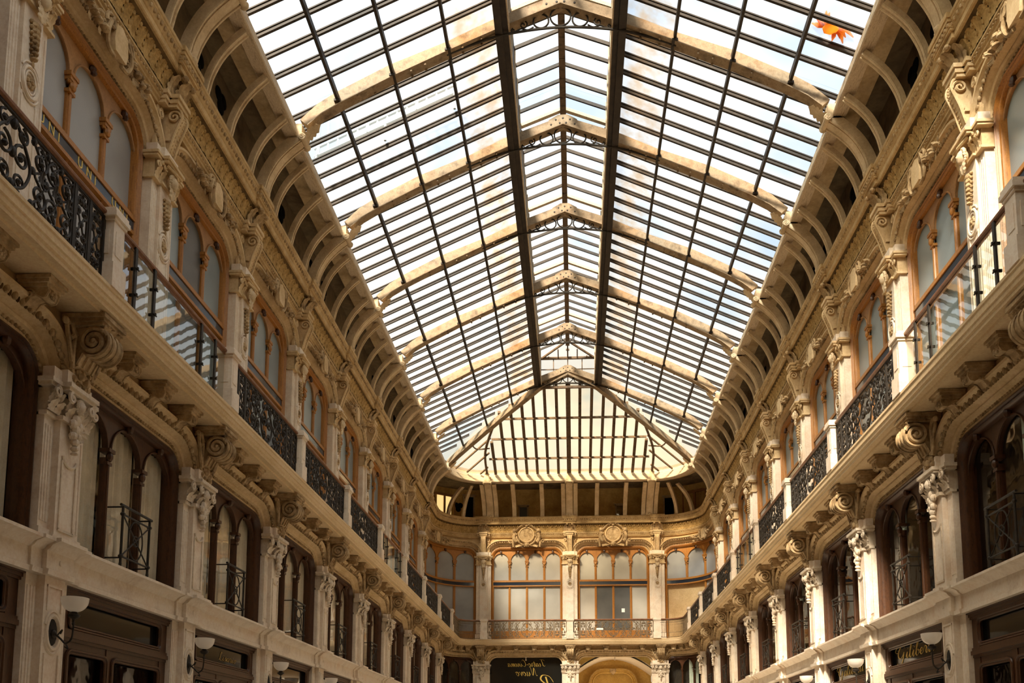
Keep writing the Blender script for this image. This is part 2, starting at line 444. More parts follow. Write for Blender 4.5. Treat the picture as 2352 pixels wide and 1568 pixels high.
def bead_row(mb, path, t, y, pitch, r):
    for x, z, nx, nz in arch_points(path, t, pitch): mb.ell((x, y, z), (r, r * .8, r), 6, 4)
def egg_row(mb, path, t, y, pitch, r):
    """egg and dart: an egg in a thin shell, darts between"""
    for x, z, nx, nz in arch_points(path, t, pitch):
        mb.ell((x, y, z), (r * (.62 + .38 * abs(nx)), r * .7, r * (.62 + .38 * abs(nz))), 8, 5)
        tx, tz = -nz, nx
        for s in (-1, 1): mb.ell((x + tx * s * pitch * .5, y - .01, z + tz * s * pitch * .5), (r * .28 + .6 * r * abs(nx), r * .5, r * .28 + .6 * r * abs(nz)), 5, 4)

# ------------------------------------------------------------------ levels (relative to the eye)
Z_DECK = 5.50; Z_SOFF = 5.22
ZU_SP, ZU_TOP, RU = 9.89, 10.38, .47        # upper arch: springing, crown of the opening, corner radius
ZL_SP, ZL_TOP, RL = 4.35, 4.71, .36         # lower arch
HP = .37                                    # half width of a pilaster
YLOW = .85                                  # lower wall stands this far in front of the upper wall
def archivolt(a, zs, zt, r, zbase, yb, egg, lower):
    """the stone arch band round an opening, its bead row and its egg row"""
    path = basket(a, zs, zt, r, zbase)
    band = [(0.004, yb - .335), (0.004, yb - .16), (.045, yb - .145), (.055, yb - .165), (.085, yb - .14), (.10, yb - .085), (.135, yb - .065),
            (.15, yb - .085), (.18, yb - .055), (.19, yb + .0), (.275, yb + .09), (.285, yb + .125), (.325, yb + .13), (.325, yb - .015), (.288, yb - .015), (.288, yb - .335)]
    b = MB().sweep(band, arch_frames(path), True, False, True)
    e = MB(); egg_row(e, path, .232, yb + .055, .14 if lower else .12, .056 if lower else .046)
    d = MB(); bead_row(d, path, .068, yb - .145, .07, .03)
    return [('', b, 'plaster_arch'), ('egg_and_dart_molding', e, 'carved_stone'), ('beading', d, 'carved_stone')]
def spandrel(half, a, zs, zt, r, z0, ztop, y0, y1, t=.312):
    cols = []; n = 96
    for i in range(n + 1):
        x = -half + 2 * half * i / n; cols.append((x, max(z0, contour(a + t, zs, zt + t, r + t, x) if abs(x) < a + t else z0), ztop))
    return strip_plate(MB(), cols, y0, y1)
def lights(a, nl, mul=.055):
    w = (2 * a - .2 - (nl - 1) * 2 * mul) / nl
    return [(-a + .1 + i * (w + 2 * mul), -a + .1 + i * (w + 2 * mul) + w) for i in range(nl)]
def contour(a, zs, zt, r, x):
    x = abs(x)
    if x <= a - r: return zt
    k = min(1, (x - (a - r)) / r); rz = min(r, zt - zs)
    return zt - rz + rz * math.sqrt(max(0, 1 - k * k))
def tracery(ls, a, zs, zt, r, zspring, rise, y0, y1):
    cols = []; top = lambda x: contour(a, zs, zt, r, x) + .02
    cols.append((-a, zspring, max(top(-a), zspring + .01)))
    for x0, x1 in ls:
        c, h = (x0 + x1) / 2, (x1 - x0) / 2
        cols.append((x0 - .001, zspring, max(top(x0), zspring + .02)))
        for i in range(11):
            x = c - h * math.cos(PI * i / 10)
            zl = zspring + rise * math.sqrt(max(0, 1 - ((x - c) / h) ** 2)); cols.append((x, zl, max(top(x), zl + .02)))
        cols.append((x1 + .001, zspring, max(top(x1), zspring + .02)))
    cols.append((a, zspring, max(top(a), zspring + .01)))
    return strip_plate(MB(), cols, y0, y1)
def pane_mb(x0, x1, z0, zspring, rise, y, z1=None, e=.02):
    if z1 is not None: return MB().box(x0 - e, x1 + e, y - .012, y, z0, z1)
    c, h = (x0 + x1) / 2, (x1 - x0) / 2 + e; cols = []
    for i in range(11):
        x = c - h * math.cos(PI * i / 10); cols.append((x, z0, zspring + (rise + e) * math.sqrt(max(0, 1 - ((x - c) / h) ** 2))))
    return strip_plate(MB(), cols, y - .012, y)
def arc_bead(x0, x1, zspring, rise, y, r=.016):
    c, h = (x0 + x1) / 2, (x1 - x0) / 2
    return MB().tube([(c - h * math.cos(PI * i / 14), y, zspring + rise * math.sin(PI * i / 14)) for i in range(15)], r, 5)

def upper_window(L, nl, panes='frosted_grey', tall=False, board='wood_pale', open_lights=()):
    """honey-wood arched window of nl lights; returns parts"""
    a = L / 2 - HP; zs, zt, r = ZU_SP, ZU_TOP - .015, RU; zb = Z_DECK
    path = basket(a, zs, zt, r, zb)
    prof = [(-.004, -.40), (-.004, -.20), (-.03, -.19), (-.045, -.22), (-.07, -.205), (-.085, -.24), (-.115, -.25), (-.13, -.30), (-.13, -.40)]
    fr = MB().sweep(prof, arch_frames(path)); ls = lights(a, nl)
    zsp = 9.70; rise = min(.42, (ls[0][1] - ls[0][0]) / 2 * 1.05)
    tr = tracery(ls, a - .02, zs, zt - .03, r, zsp, rise, -.38, -.31)
    for x0, x1 in ls: tr.merge(arc_bead(x0, x1, zsp, rise, -.30))
    P = [('frame', fr, 'wood_honey'), ('tracery_board', tr, board)]
    for i in range(nl - 1):
        x = (ls[i][1] + ls[i + 1][0]) / 2; zm = 8.4 if i in open_lights and i + 1 in open_lights else zb
        m = MB().box(x - .055, x + .055, -.40, -.315, zm, 9.45)
        m.tube([(x, -.315, zm), (x, -.315, 9.42)], .036, 8)
        c = MB().box(x - .10, x + .10, -.40, -.24, 9.64, 9.70).box(x - .085, x + .085, -.40, -.255, 9.58, 9.64).box(x - .075, x + .075, -.39, -.27, 9.40, 9.45)
        c.ell((x, -.27, 9.51), (.06, .05, .075), 7, 5)
        for s in (-1, 1): c.ell((x + s * .06, -.29, 9.56), .035, 6, 4)
        c.merge(leaf(.10, .15, .05), lambda u, v, w, x=x: (u + x, v - .31, w + 9.43))
        P.append(('mullion', m, 'wood_honey', [('carved_capital', c, 'wood_honey')]))
    for x0, x1 in ls:
        k = MB().ell(((x0 + x1) / 2, -.28, zsp + rise + .05), (.06, .06, .075), 7, 5).ell(((x0 + x1) / 2, -.255, zsp + rise + .0), (.04, .05, .05), 6, 4)
        P.append(('keystone_boss', k, 'wood_dark'))
    P.append(('transom', MB().box(-a + .1, a - .1, -.40, -.24, 8.64, 8.70).box(-a + .1, a - .1, -.40, -.225, 8.60, 8.64).box(-a + .1, a - .1, -.40, -.24, 8.38, 8.44), 'wood_honey'))
    P.append(('sign_strip', MB().box(-a + .1, a - .1, -.36, -.246, 8.44, 8.60), 'sign_blue'))
    for i, (x0, x1) in enumerate(ls):
        pm = panes[i % len(panes)] if isinstance(panes, (list, tuple)) else panes
        P.append(('pane', pane_mb(x0, x1, 8.62, zsp, rise, -.35), pm))
    for i, (x0, x1) in enumerate(ls):
        pm = panes[i % len(panes)] if isinstance(panes, (list, tuple)) else panes
        if tall and i in tall: pm = 'frosted_dark'
        if i not in open_lights: P.append(('pane', pane_mb(x0, x1, 6.12, 0, 0, -.35, 8.42), pm))
    xd = a - .1 if not open_lights else ls[min(open_lights)][0]
    P.append(('panelled_dado', MB().box(-a + .1, xd, -.40, -.31, zb, 6.14).box(-a + .16, xd - .06, -.31, -.29, zb + .12, 6.02), 'wood_honey'))
    return P
def lower_window(L, nl, dark=True, wood='wood_dark'):
    a = L / 2 - .40; zs, zt, r = ZL_SP, ZL_TOP - .015, RL; zb = 2.47; y = YLOW
    path = basket(a, zs, zt, r, zb)
    prof = [(-.004, y - .40), (-.004, y - .17), (-.03, y - .16), (-.045, y - .19), (-.075, y - .175), (-.09, y - .21), (-.10, y - .22), (-.11, y - .27), (-.11, y - .40)]
    ls = lights(a, nl, .042); zsp = 4.12; rise = min(.44, (ls[0][1] - ls[0][0]) / 2)
    tr = tracery(ls, a - .02, zs, zt - .03, r, zsp, rise, y - .36, y - .29)
    for x0, x1 in ls: tr.merge(arc_bead(x0, x1, zsp, rise, y - .28))
    P = [('frame', MB().sweep(prof, arch_frames(path)), wood), ('tracery_board', tr, wood)]
    for i in range(nl - 1):
        x = (ls[i][1] + ls[i + 1][0]) / 2
        m = MB().box(x - .042, x + .042, y - .38, y - .29, zb, 4.0).tube([(x, y - .29, zb), (x, y - .29, 3.95)], .028, 8)
        c = MB().box(x - .075, x + .075, y - .38, y - .23, 4.07, 4.12).box(x - .06, x + .06, y - .37, y - .26, 3.90, 3.94).ell((x, y - .27, 4.01), (.055, .05, .07), 7, 5)
        P.append(('mullion', m, wood, [('carved_capital', c, wood)]))
    for x0, x1 in ls:
        P.append(('keystone_boss', MB().ell(((x0 + x1) / 2, y - .25, zsp + rise + .04), (.06, .06, .07), 7, 5), wood))
    for x0, x1 in ls: P.append(('pane', pane_mb(x0, x1, zb + .06, zsp, rise, y - .33), 'window_glass'))
    P.append(('bottom_rail', MB().box(-a + .1, a - .1, y - .38, y - .27, zb, zb + .10), wood))
    return P, ls
def curtain(x0, x1, mat='curtain_cloth', y=YLOW - .42):
    n = int((x1 - x0) / .035); rows = []
    for z in (2.5, 4.55):
        rows.append([(x0 + (x1 - x0) * i / n, y + .02 * math.sin(i * 1.9) + .008 * math.sin(i * .7), z) for i in range(n + 1)])
    back = [[(p[0], p[1] - .01, p[2]) for p in r] for r in rows]
    mb = MB().grid([rows[0], rows[1], back[1], back[0]], True)
    return [('', mb, mat)]

def balconet():
    """little iron guard in front of the middle light"""
    w, y, z0, z1 = .37, YLOW - .08, 2.60, 3.36
    f = MB()
    for s in (-1, 1):
        f.tube([(s * w, y, z0 - .04), (s * w, y, z1)], .018, 6); f.ell((s * w, y, z0 - .05), (.022, .022, .045), 6, 5)
        for z in (z0 + .06, z1 - .12): f.ell((s * w, y, z), (.036, .036, .03), 7, 5)
        f.tube([(s * w, y, z1 - .02), (s * w, y - .22, z1 - .02)], .012, 5); f.tube([(s * w, y, z0 + .04), (s * w, y - .22, z0 + .04)], .012, 5)
    f.tube([(-w - .03, y, z0 + .06), (w + .03, y, z0 + .06)], .014, 6); f.tube([(-w - .03, y, z1 - .12), (w + .03, y, z1 - .12)], .014, 6)
    r = MB().tube([(-w - .06, y, z1), (w + .06, y, z1)], .02, 6)
    zc = (z0 + z1) / 2 - .03; g = MB()
    for s in (-1, 1): g.tube([(s * w, y, z0 + .06), (-s * w, y, z1 - .12)], .011, 5)
    g.tube([(.19 * math.cos(2 * PI * k / 24), y, zc + .27 * math.sin(2 * PI * k / 24)) for k in range(24)], .011, 5, True)
    g.tube([(.07 * math.cos(2 * PI * k / 16), y, zc + .07 * math.sin(2 * PI * k / 16)) for k in range(16)], .011, 5, True)
    return [('frame', f, 'iron'), ('top_rail', r, 'iron'), ('crossed_bars', g, 'iron')]

def upper_pilaster():
    z0, z1 = Z_DECK, 9.44
    b = MB().box(-HP, HP, -.45, -.04, z0, z1).box(-HP - .03, HP + .03, -.17, -.01, z0, z0 + .45)
    for s in (-1, 1):
        for x in (.33, .275, .22): b.tube([(s * x, -.04, z0 + .5), (s * x, -.04, z1 - .12)], .017, 6)
    b.box(-.19, .19, -.05, .02, z0 + .3, z1)
    b.box(-.36, .36, -.17, .02, 9.89, 10.085).box(-.24, .24, -.1, .09, 9.89, 10.085)          # impost block over the capital
    e = MB()
    for x0, x1, za, zb in ((-.15, -.13, z0 + .6, 8.2), (.13, .15, z0 + .6, 8.2), (-.15, .15, z0 + .58, z0 + .61)): e.box(x0, x1, .02, .032, za, zb)
    for k in range(11):
        t = PI * k / 10; e.ell((.14 * math.cos(t), .022, 8.2 + .10 * math.sin(t)), (.022, .014, .022), 5, 4)
    b.merge(e)
    cap = MB().box(-.42, .42, -.17, .03, 9.44, 9.48).box(-.23, .23, -.1, .075, 9.44, 9.48)
    cap.box(-.45, .45, -.17, .08, 9.80, 9.84).box(-.47, .47, -.17, .10, 9.84, 9.885).box(-.27, .27, -.1, .17, 9.80, 9.84).box(-.29, .29, -.1, .20, 9.84, 9.89)
    cap.box(-.36, .36, -.45, -.01, 9.48, 9.80)
    for s in (-1, 1):
        for x in (.31, .17): cap.merge(leaf(.15, .24, .10), lambda u, v, w, x=s * x: (u + x, v - .01, w + 9.48))
        cap.tube(spiral((s * .34, 9.72), .075, .012, PI / 2, 1.4 * s, lambda p, q: (p, .05, q), 16), .02, 5)
        cap.tube(spiral((s * .17, 9.74), .06, .012, PI / 2, -1.4 * s, lambda p, q: (p, .09, q), 16), .02, 5)
        cap.ell((s * .26, .06, 9.78), (.05, .05, .04), 6, 4)
    cap.tube([(-.20, .12, 9.78), (0, .2, 9.72), (.2, .12, 9.78)], .025, 6)
    mask = head((0, .13, 9.57), .115)
    mask.merge(leaf(.20, .22, -.04), lambda u, v, w: (u, v + .12, 9.46 - w))
    gar = MB(); z = 9.22
    for k in range(7):
        r = .075 - .006 * k
        gar.ell((0, .06, z), (r, .055, r * .8), 7, 5)
        for s in (-1, 1): gar.ell((s * r * .9, .045, z + .03), (r * .5, .03, r * .35), 6, 4)
        z -= .075
    gar.ell((0, .05, z), (.02, .02, .05), 5, 4)
    med = MB().tube([(.145 * math.cos(2 * PI * k / 24), .03, 8.45 + .20 * math.sin(2 * PI * k / 24)) for k in range(24)], .024, 6, True)
    med.tube([(.10 * math.cos(2 * PI * k / 20), .03, 8.45 + .15 * math.sin(2 * PI * k / 20)) for k in range(20)], .014, 5, True)
    for s in (-1, 1):
        med.tube([(.19 * math.cos(t), .03, 8.45 + s * .02 + s * .24 * math.sin(t)) for t in [PI * (.15 + .7 * k / 10) for k in range(11)]], .013, 5)
    ros = MB(); rosette(ros, (0, .035, 8.45), .095)
    return [('shaft', b, 'marble'), ('capital', cap, 'plaster_arch', [('carved_face', mask, 'cove_rib')]), ('garland', gar, 'carved_stone'), ('medallion', med, 'marble', [('rosette', ros, 'carved_stone')])]
def scroll_prof(pts, n=5): return [(p[0], p[1]) for p in smooth_line([(a, b, 0) for a, b in pts], n)]
def upper_console():
    """S-shaped bracket between two arches with a leafy block above"""
    S = scroll_prof([(.06, 10.09), (.10, 10.22), (.15, 10.40), (.22, 10.58), (.27, 10.72), (.24, 10.84), (.16, 10.88)])
    m = MB().prism([(-.115, 10.09)] + S + [(-.115, 10.88)], -.075, .075, lambda u, v, w: (w, u, v))
    for s in (-1, 1):
        m.tube([(s * .10, u + .015, v) for u, v in S], .022, 6)
        m.tube(spiral((.15, 10.73), .115, .015, -.2, 1.6, lambda p, q: (s * .10, p, q), 22), .022, 5)
        m.merge(leaf(.13, .30, .10), lambda u, v, w: (s * (.10 + .3 * v), u * .8 + .05, w + 10.30))
        m.box(s * .22 - .07, s * .22 + .07, -.115, -.05, 10.12, 10.86)
        m.tube(spiral((s * .24, 10.70), .085, .015, PI / 2, 1.4 * s, lambda p, q: (p, -.02, q), 18), .024, 5)
        m.tube(smooth_line([(s * .25, -.03, 10.62), (s * .19, -.02, 10.4), (s * .12, .0, 10.2)]), .022, 5)
    bd = MB()
    for i, (u, v) in enumerate(S[2:-4]):
        if i % 2 == 0:
            for x in (-.045, .045): bd.ell((x, u + .01, v), .017, 5, 4)
    blk = MB().box(-.30, .30, -.115, .08, 10.86, 10.92).box(-.32, .32, -.1, .11, 10.92, 10.98).box(-.34, .34, -.1, .14, 11.0, 11.07)
    blk.box(-.17, .17, -.1, .22, 10.86, 10.92).box(-.19, .19, -.1, .25, 10.92, 10.99).box(-.21, .21, -.1, .28, 11.0, 11.07)
    lv = MB().box(-.2, .2, -.1, .14, 11.07, 11.46)
    for x, w, d in ((0, .26, .26), (-.2, .22, .20), (.2, .22, .20)):
        lv.merge(leaf(w, .40, d), lambda u, v, ww, x=x: (u + x, v + .13 - .05 * abs(x) * 5, ww + 11.07))
    for s in (-1, 1): lv.ell((s * .13, .33, 11.40), (.06, .06, .05), 6, 5)
    m.merge(bd)
    return [('scroll', m, 'plaster_arch'), ('molded_block', blk, 'plaster_arch'), ('acanthus_block', lv, 'carved_stone')]
def swag():
    """blank shield with flower sprays over the crown of an upper arch"""
    pl = MB().prism([(-.15, 10.36), (.15, 10.36), (.19, 10.52), (.15, 10.78), (0, 10.84), (-.15, 10.78), (-.19, 10.52)], .05, .15, lambda u, v, w: (u, w, v))
    sc = MB()
    for s in (-1, 1):
        sc.tube(spiral((s * .25, 10.72), .13, .02, -.5 if s > 0 else PI + .5, 1.3 * s, lambda p, q: (p, .12, q), 20), .03, 6)
        sc.tube(smooth_line([(s * .2, .12, 10.84), (s * .33, .13, 10.55), (s * .27, .10, 10.35), (s * .1, .10, 10.30)]), .034, 6)
    fls = []; rr = random.Random(3)
    for s in (-1, 1):
        fl = MB(); fls.append(('flower_spray', fl, 'carved_stone'))
        for k in range(13):
            x = .34 + .045 * k + rr.uniform(-.03, .03); z = 10.52 + rr.uniform(-.12, .12) * (1 - k / 18)
            r = rr.uniform(.045, .085) * (1 - k / 26)
            if k % 3 == 0: rosette(fl, (s * x, .09, z), r * 1.35, petals=5)
            else: fl.ell((s * x, .12, z), (r, .07, r * .8), 7, 5)
        for k in range(4): fl.merge(leaf(.11, .2, .05), lambda u, v, w, k=k: (s * (.45 + .13 * k + w * .8), v + .06, 10.50 + u + (.12 if k % 2 else -.12)))
    return [('shield', pl, 'plaster_arch'), ('scroll_border', sc, 'carved_stone')] + fls
def round_cartouche():
    cz = 10.92; R = .34
    plate = MB().lathe([(R, .16), (R * .9, .135), (R * .6, .10), (R * .25, .085), (.001, .08)], (0, 0, cz), 28, lambda x, y, h: (x, h, y))
    fr = MB().lathe([(R + .075, .0), (R + .085, .12), (R + .05, .19), (R + .015, .20), (R - .01, .16), (R - .01, .05)], (0, 0, cz), 28, lambda x, y, h: (x, h, y))
    fr.ell((0, -.02, cz), (.44, .06, .44), 12, 8)
    sh = MB()
    for k in range(9):
        a = PI * (.08 + .84 * k / 8); c, s_ = math.cos(a), math.sin(a)
        sh.tube([(.04 * c, .16, cz + .46 + .03 * s_), (.14 * c, .24, cz + .46 + .19 * s_), (.21 * c, .24, cz + .46 + .30 * s_)], .034, 6, False, [.6, 1, .9])
    sh.ell((0, .22, cz + .45), (.06, .06, .06), 7, 5)
    for s in (-1, 1):
        sh.tube(spiral((s * .15, cz + .50), .075, .012, -PI / 2, 1.4 * s, lambda p, q: (p, .2, q), 18), .022, 5)
        sh.tube(smooth_line([(s * .13, .18, cz + .56), (s * .30, .16, cz + .44), (s * .46, .12, cz + .30), (s * .55, .10, cz + .18)]), .05, 6)
        sh.tube(spiral((s * .34, cz + .62), .07, .012, PI / 2, -1.4 * s, lambda p, q: (p, .15, q), 18), .024, 5)
    lion = head((0, .17, cz - .50), .12, True)
    orn = MB(); rr = random.Random(5)
    for s in (-1, 1):
        orn.merge(head((s * .60, .14, cz + .22), .09))
        orn.tube(smooth_line([(s * .58, .10, cz + .10), (s * .63, .14, cz - .08), (s * .60, .12, cz - .24), (s * .52, .08, cz - .34)]), .09, 7, False)
        orn.tube(smooth_line([(s * .66, .08, cz - .18), (s * .68, .09, cz - .38), (s * .66, .07, cz - .60)]), .055, 6)
        orn.tube(spiral((s * .82, cz - .30), .10, .015, PI, 1.2 * s, lambda p, q: (p, .05, q), 18), .03, 5)
        for k in range(12):
            a = PI * (.55 + .4 * k / 11); orn.ell((s * .50 * math.sin(a) * 1.0, .10, cz + .52 * math.cos(a)), (.06, .06, .05), 6, 5)
        for k in range(5): orn.merge(leaf(.13, .22, .08), lambda u, v, w, k=k: (s * (.18 + .08 * k) + u, v + .05, cz - .42 - .02 * k - w * .7))
        for k in range(4): orn.ell((s * rr.uniform(.44, .56), .12, cz + rr.uniform(-.3, .3)), .055, 6, 5)
    return [('round_plate', plate, 'carved_stone'), ('plate_rim', fr, 'plaster_arch'), ('shell_crest', sh, 'carved_stone'), ('lion_mask', lion, 'carved_stone'), ('putti_and_drapery', orn, 'carved_stone')]

def lower_pilaster():
    y, z0, z1 = YLOW, 2.47, 3.91
    b = MB().box(-.40, .40, y - .45, y - .08, z0, z1).box(-.42, .42, y - .14, y - .05, z0, z0 + .12)
    for s in (-1, 1):
        for x in (.36, .31, .26): b.tube([(s * x, y - .08, z0 + .2), (s * x, y - .08, z1 - .1)], .017, 6)
    b.box(-.21, .21, y - .1, y, z0, z1).box(-.24, .24, y - .1, y + .01, z0, z0 + .06)
    b.box(-.39, .39, y - .14, y + .0, 4.345, 4.50).box(-.24, .24, y - .2, y + .07, 4.33, 4.52)
    pan = MB()
    for x0, x1, za, zb in ((-.155, -.13, 2.62, 3.45), (.13, .155, 2.62, 3.45), (-.155, .155, 2.60, 2.63)): pan.box(x0, x1, y, y + .015, za, zb)
    pan.tube([(.14 * math.cos(t), y + .008, 3.50 + .10 * math.sin(t)) for t in [PI + PI * k / 12 for k in range(13)]], .016, 5)
    cap = MB().box(-.42, .42, y - .14, y - .04, 3.91, 3.96).box(-.24, .24, y - .1, y + .045, 3.91, 3.96)
    cap.box(-.46, .46, y - .14, y + .02, 4.25, 4.29).box(-.48, .48, y - .14, y + .05, 4.29, 4.34).box(-.28, .28, y - .1, y + .13, 4.25, 4.29).box(-.30, .30, y - .1, y + .16, 4.29, 4.34)
    cap.box(-.37, .37, y - .40, y - .05, 3.96, 4.25)
    for x in (-.37, -.25, -.1, .1, .25, .37):
        for zz, h, w in ((3.96, .17, .13), (4.05, .19, .12)): cap.merge(leaf(w, h, .10), lambda u, v, ww, x=x, zz=zz: (u + x, v + y - (.045 if abs(x) > .2 else -.0), ww + zz))
    for s in (-1, 1):
        cap.tube(spiral((s * .39, 4.19), .07, .012, PI / 2, 1.4 * s, lambda p, q: (p, y + .06, q), 16), .022, 5)
        cap.tube(spiral((s * .2, 4.18), .065, .012, PI / 2, -1.4 * s, lambda p, q: (p, y + .12, q), 16), .022, 5)
    cap.merge(head((0, y + .10, 4.14), .075))
    gar = MB()
    for k, (x, z, r) in enumerate(((0, 3.98, .075), (-.06, 3.92, .06), (.06, 3.92, .06), (0, 3.86, .07), (-.04, 3.79, .05), (.045, 3.78, .05), (0, 3.71, .05), (0, 3.63, .036), (0, 3.57, .022))):
        gar.ell((x, y + .06, z), (r, .055, r), 7, 5)
    for s in (-1, 1):
        for zz in (3.9, 3.78): gar.merge(leaf(.1, .16, .05), lambda u, v, w, zz=zz: (s * (.05 + w * .7), y + v + .02, zz + u))
    return [('shaft', b, 'marble'), ('raised_molding', pan, 'marble_grey'), ('capital', cap, 'marble_grey'), ('fruit_pendant', gar, 'marble_grey')]
def big_console():
    y = YLOW; c = (y + .30, 4.91)
    out = [(y - .07, 5.10), (y + .44, 5.10)] + [(c[0] + .19 * math.cos(t), c[1] + .19 * math.sin(t)) for t in [PI / 4 - (PI * .95) * k / 12 for k in range(13)]] + [(y + .12, 4.62), (y - .07, 4.52)]
    m = MB().prism(out, -.13, .13, lambda u, v, w: (w, u, v))
    for s in (-1, 1):
        m.tube(spiral(c, .175, .035, .3, 1.9, lambda p, q: (s * .15, p, q), 40), .03, 6)
        m.ell((s * .145, c[0], c[1]), .04, 7, 5)
        m.tube([(s * .15, u, v) for u, v in out[1:-1]], .02, 5)
        m.tube(smooth_line([(s * .155, y + .10, 4.98), (s * .16, y + .05, 5.06), (s * .155, y + .02, 4.9), (s * .16, y + .06, 4.75)]), .022, 5)
    for x in (-.055, .055): m.tube([(x, u + .008, v) for u, v in out[2:-1]], .018, 5)
    ab = MB().box(-.20, .20, y - .05, y + .43, 5.09, 5.13).box(-.225, .225, y - .05, y + .455, 5.13, 5.17).box(-.25, .25, y - .05, y + .48, 5.17, Z_SOFF)
    lv = MB()
    for x in (-.12, 0, .12): lv.merge(leaf(.14, .14, .09), lambda u, v, w, x=x: (u + x, y + .40 + v, 5.0 + w * .8))
    ears = []
    for s in (-1, 1):                                                                    # leafy ears on the wall beside it
        er = MB(); ears.append(('leafy_ear', er, 'carved_stone'))
        er.tube(smooth_line([(s * .24, y + .10, 4.62), (s * .32, y + .11, 4.80), (s * .38, y + .11, 5.00), (s * .30, y + .11, 5.07), (s * .24, y + .11, 4.95), (s * .30, y + .11, 4.88)]), .028, 6)
        er.tube(smooth_line([(s * .20, y + .09, 4.55), (s * .22, y + .10, 4.75), (s * .20, y + .10, 4.95)]), .03, 6)
        er.ell((s * .43, y + .12, 5.04), (.05, .04, .045), 6, 5)
    fl = MB(); rr = random.Random(9)
    for k in range(14): fl.ell((rr.uniform(-.15, .15), y + .08 + rr.uniform(-.02, .04), 4.58 - .012 * k + rr.uniform(-.03, .03)), rr.uniform(.035, .06), 6, 5)
    fl.merge(leaf(.22, .26, .08), lambda u, v, w: (u, y + .04 + v, 4.62 - w))
    return [('volute_block', m, 'carved_stone'), ('abacus', ab, 'carved_stone'), ('leaf_carving', lv, 'carved_stone'), ('flower_cluster', fl, 'carved_stone')] + ears
def small_bracket():
    y = YLOW
    pr = [(y - .05, 5.11), (y + .27, 5.11), (y + .28, 5.06), (y + .25, 5.0), (y + .20, 4.99), (y + .14, 5.02), (y + .08, 5.0), (y + .03, 4.93), (y - .05, 4.92)]
    m = MB().prism(pr, -.10, .10, lambda u, v, w: (w, u, v))
    for s in (-1, 1):
        m.tube(spiral((y + .07, 5.03), .055, .01, 0, 1.5, lambda p, q: (s * .10, p, q), 16), .014, 5)
        m.tube([(s * .09, u, v) for u, v in pr[1:-1]], .014, 5)
    ab = MB().box(-.125, .125, y - .05, y + .28, 5.10, 5.14).box(-.145, .145, y - .05, y + .31, 5.14, 5.18).box(-.165, .165, y - .05, y + .34, 5.18, Z_SOFF)
    ro = MB(); rosette(ro, (0, y + .28, 5.045), .065)
    return [('scroll', m, 'carved_stone'), ('abacus', ab, 'carved_stone'), ('rosette', ro, 'carved_stone')]

def ground_pilaster():
    y = YLOW - .07; z0, z1 = -EYE, 2.08
    b = MB().box(-.40, .40, y - .40, y - .10, z0, z1)
    for s in (-1, 1):
        for x in (.36, .30, .25): b.tube([(s * x, y - .10, z0 + .4), (s * x, y - .10, z1 - .16)], .02, 6)
    b.box(-.20, .20, y - .12, y, z0, z1)
    b.box(-.43, .43, y - .40, y - .04, z0, z0 + .35)
    e = MB()
    for x0, x1, za, zb in ((-.15, -.125, 1.66, 1.96), (.125, .15, 1.66, 1.96), (-.15, .15, 1.94, 1.965), (-.15, -.125, -.9, 1.16), (.125, .15, -.9, 1.16)): e.box(x0, x1, y, y + .014, za, zb)
    e.tube([(.125 * math.cos(2 * PI * k / 24), y, 1.42 + .20 * math.sin(2 * PI * k / 24)) for k in range(24)], .03, 6, True)
    for s in (-1, 1): e.tube([(.165 * math.cos(t), y, 1.42 + s * .25 * math.sin(t)) for t in [PI * (.1 + .8 * k / 12) for k in range(13)]], .02, 5)
    d = MB().ell((0, y - .005, 1.42), (.10, .02, .165), 16, 8)
    return [('shaft', b, 'marble'), ('raised_molding', e, 'marble'), ('oval_boss', d, 'interior_dark')]
def wall_lamp():
    y = YLOW - .07; zc = 1.40
    a = MB().lathe([(.05, 0), (.05, .015), (.03, .03), (.012, .04)], (0, y + .012, zc), 12, lambda p, q, h: (p, h, q))
    a.tube(smooth_line([(0, y + .04, zc), (0, y + .11, zc - .06), (0, y + .17, zc - .11), (0, y + .235, zc - .06), (0, y + .25, zc + .05), (0, y + .25, zc + .19)]), .011, 6)
    a.tube(smooth_line([(0, y + .06, zc - .02), (0, y + .12, zc + .05), (0, y + .10, zc - .0)]), .009, 5)
    a.tube(smooth_line([(0, y + .17, zc - .11), (0, y + .20, zc - .17), (0, y + .16, zc - .15)]), .009, 5)
    h = MB().lathe([(.012, 0), (.06, .03), (.07, .055), (.04, .07), (.035, .10)], (0, y + .25, zc + .17), 14)
    h.ell((0, y + .25, zc + .12), .022, 7, 5)
    prof = [(.035, .0)]; prof += [(.15 * math.sin(t), .15 - .15 * math.cos(t)) for t in [PI / 2 * (.18 + .82 * k / 9) for k in range(10)]]
    prof += [(.153, .17), (.145, .17), (.13, .14), (.06, .03), (.001, .02)]
    g = MB().lathe(prof, (0, y + .25, zc + .255), 24)
    return [('bracket_arm', a, 'iron'), ('lamp_holder', h, 'iron'), ('bowl_shade', g, 'lamp_opal')]
def rounded_rect(x0, x1, z0, z1, r, n=5):
    out = []
    for cx_, cz_, a0 in ((x1 - r, z1 - r, 0), (x0 + r, z1 - r, PI / 2), (x0 + r, z0 + r, PI), (x1 - r, z0 + r, 1.5 * PI)):
        for k in range(n + 1): a = a0 + PI / 2 * k / n; out.append((cx_ + r * math.cos(a), cz_ + r * math.sin(a)))
    return out
def ring_frame(mb, outer, inner_rect, r, y0, y1):
    """rounded-corner moulding that frames an opening"""
    x0, x1, z0, z1 = inner_rect; pts = rounded_rect(x0, x1, z0, z1, r)
    for off, yy, rad in ((.0, y1, .018), (.035, y1 + .012, .020)):
        q = rounded_rect(x0 - off, x1 + off, z0 - off, z1 + off, r + off)
        mb.tube([(a, yy, b) for a, b in q], rad, 6, True)
    return mb
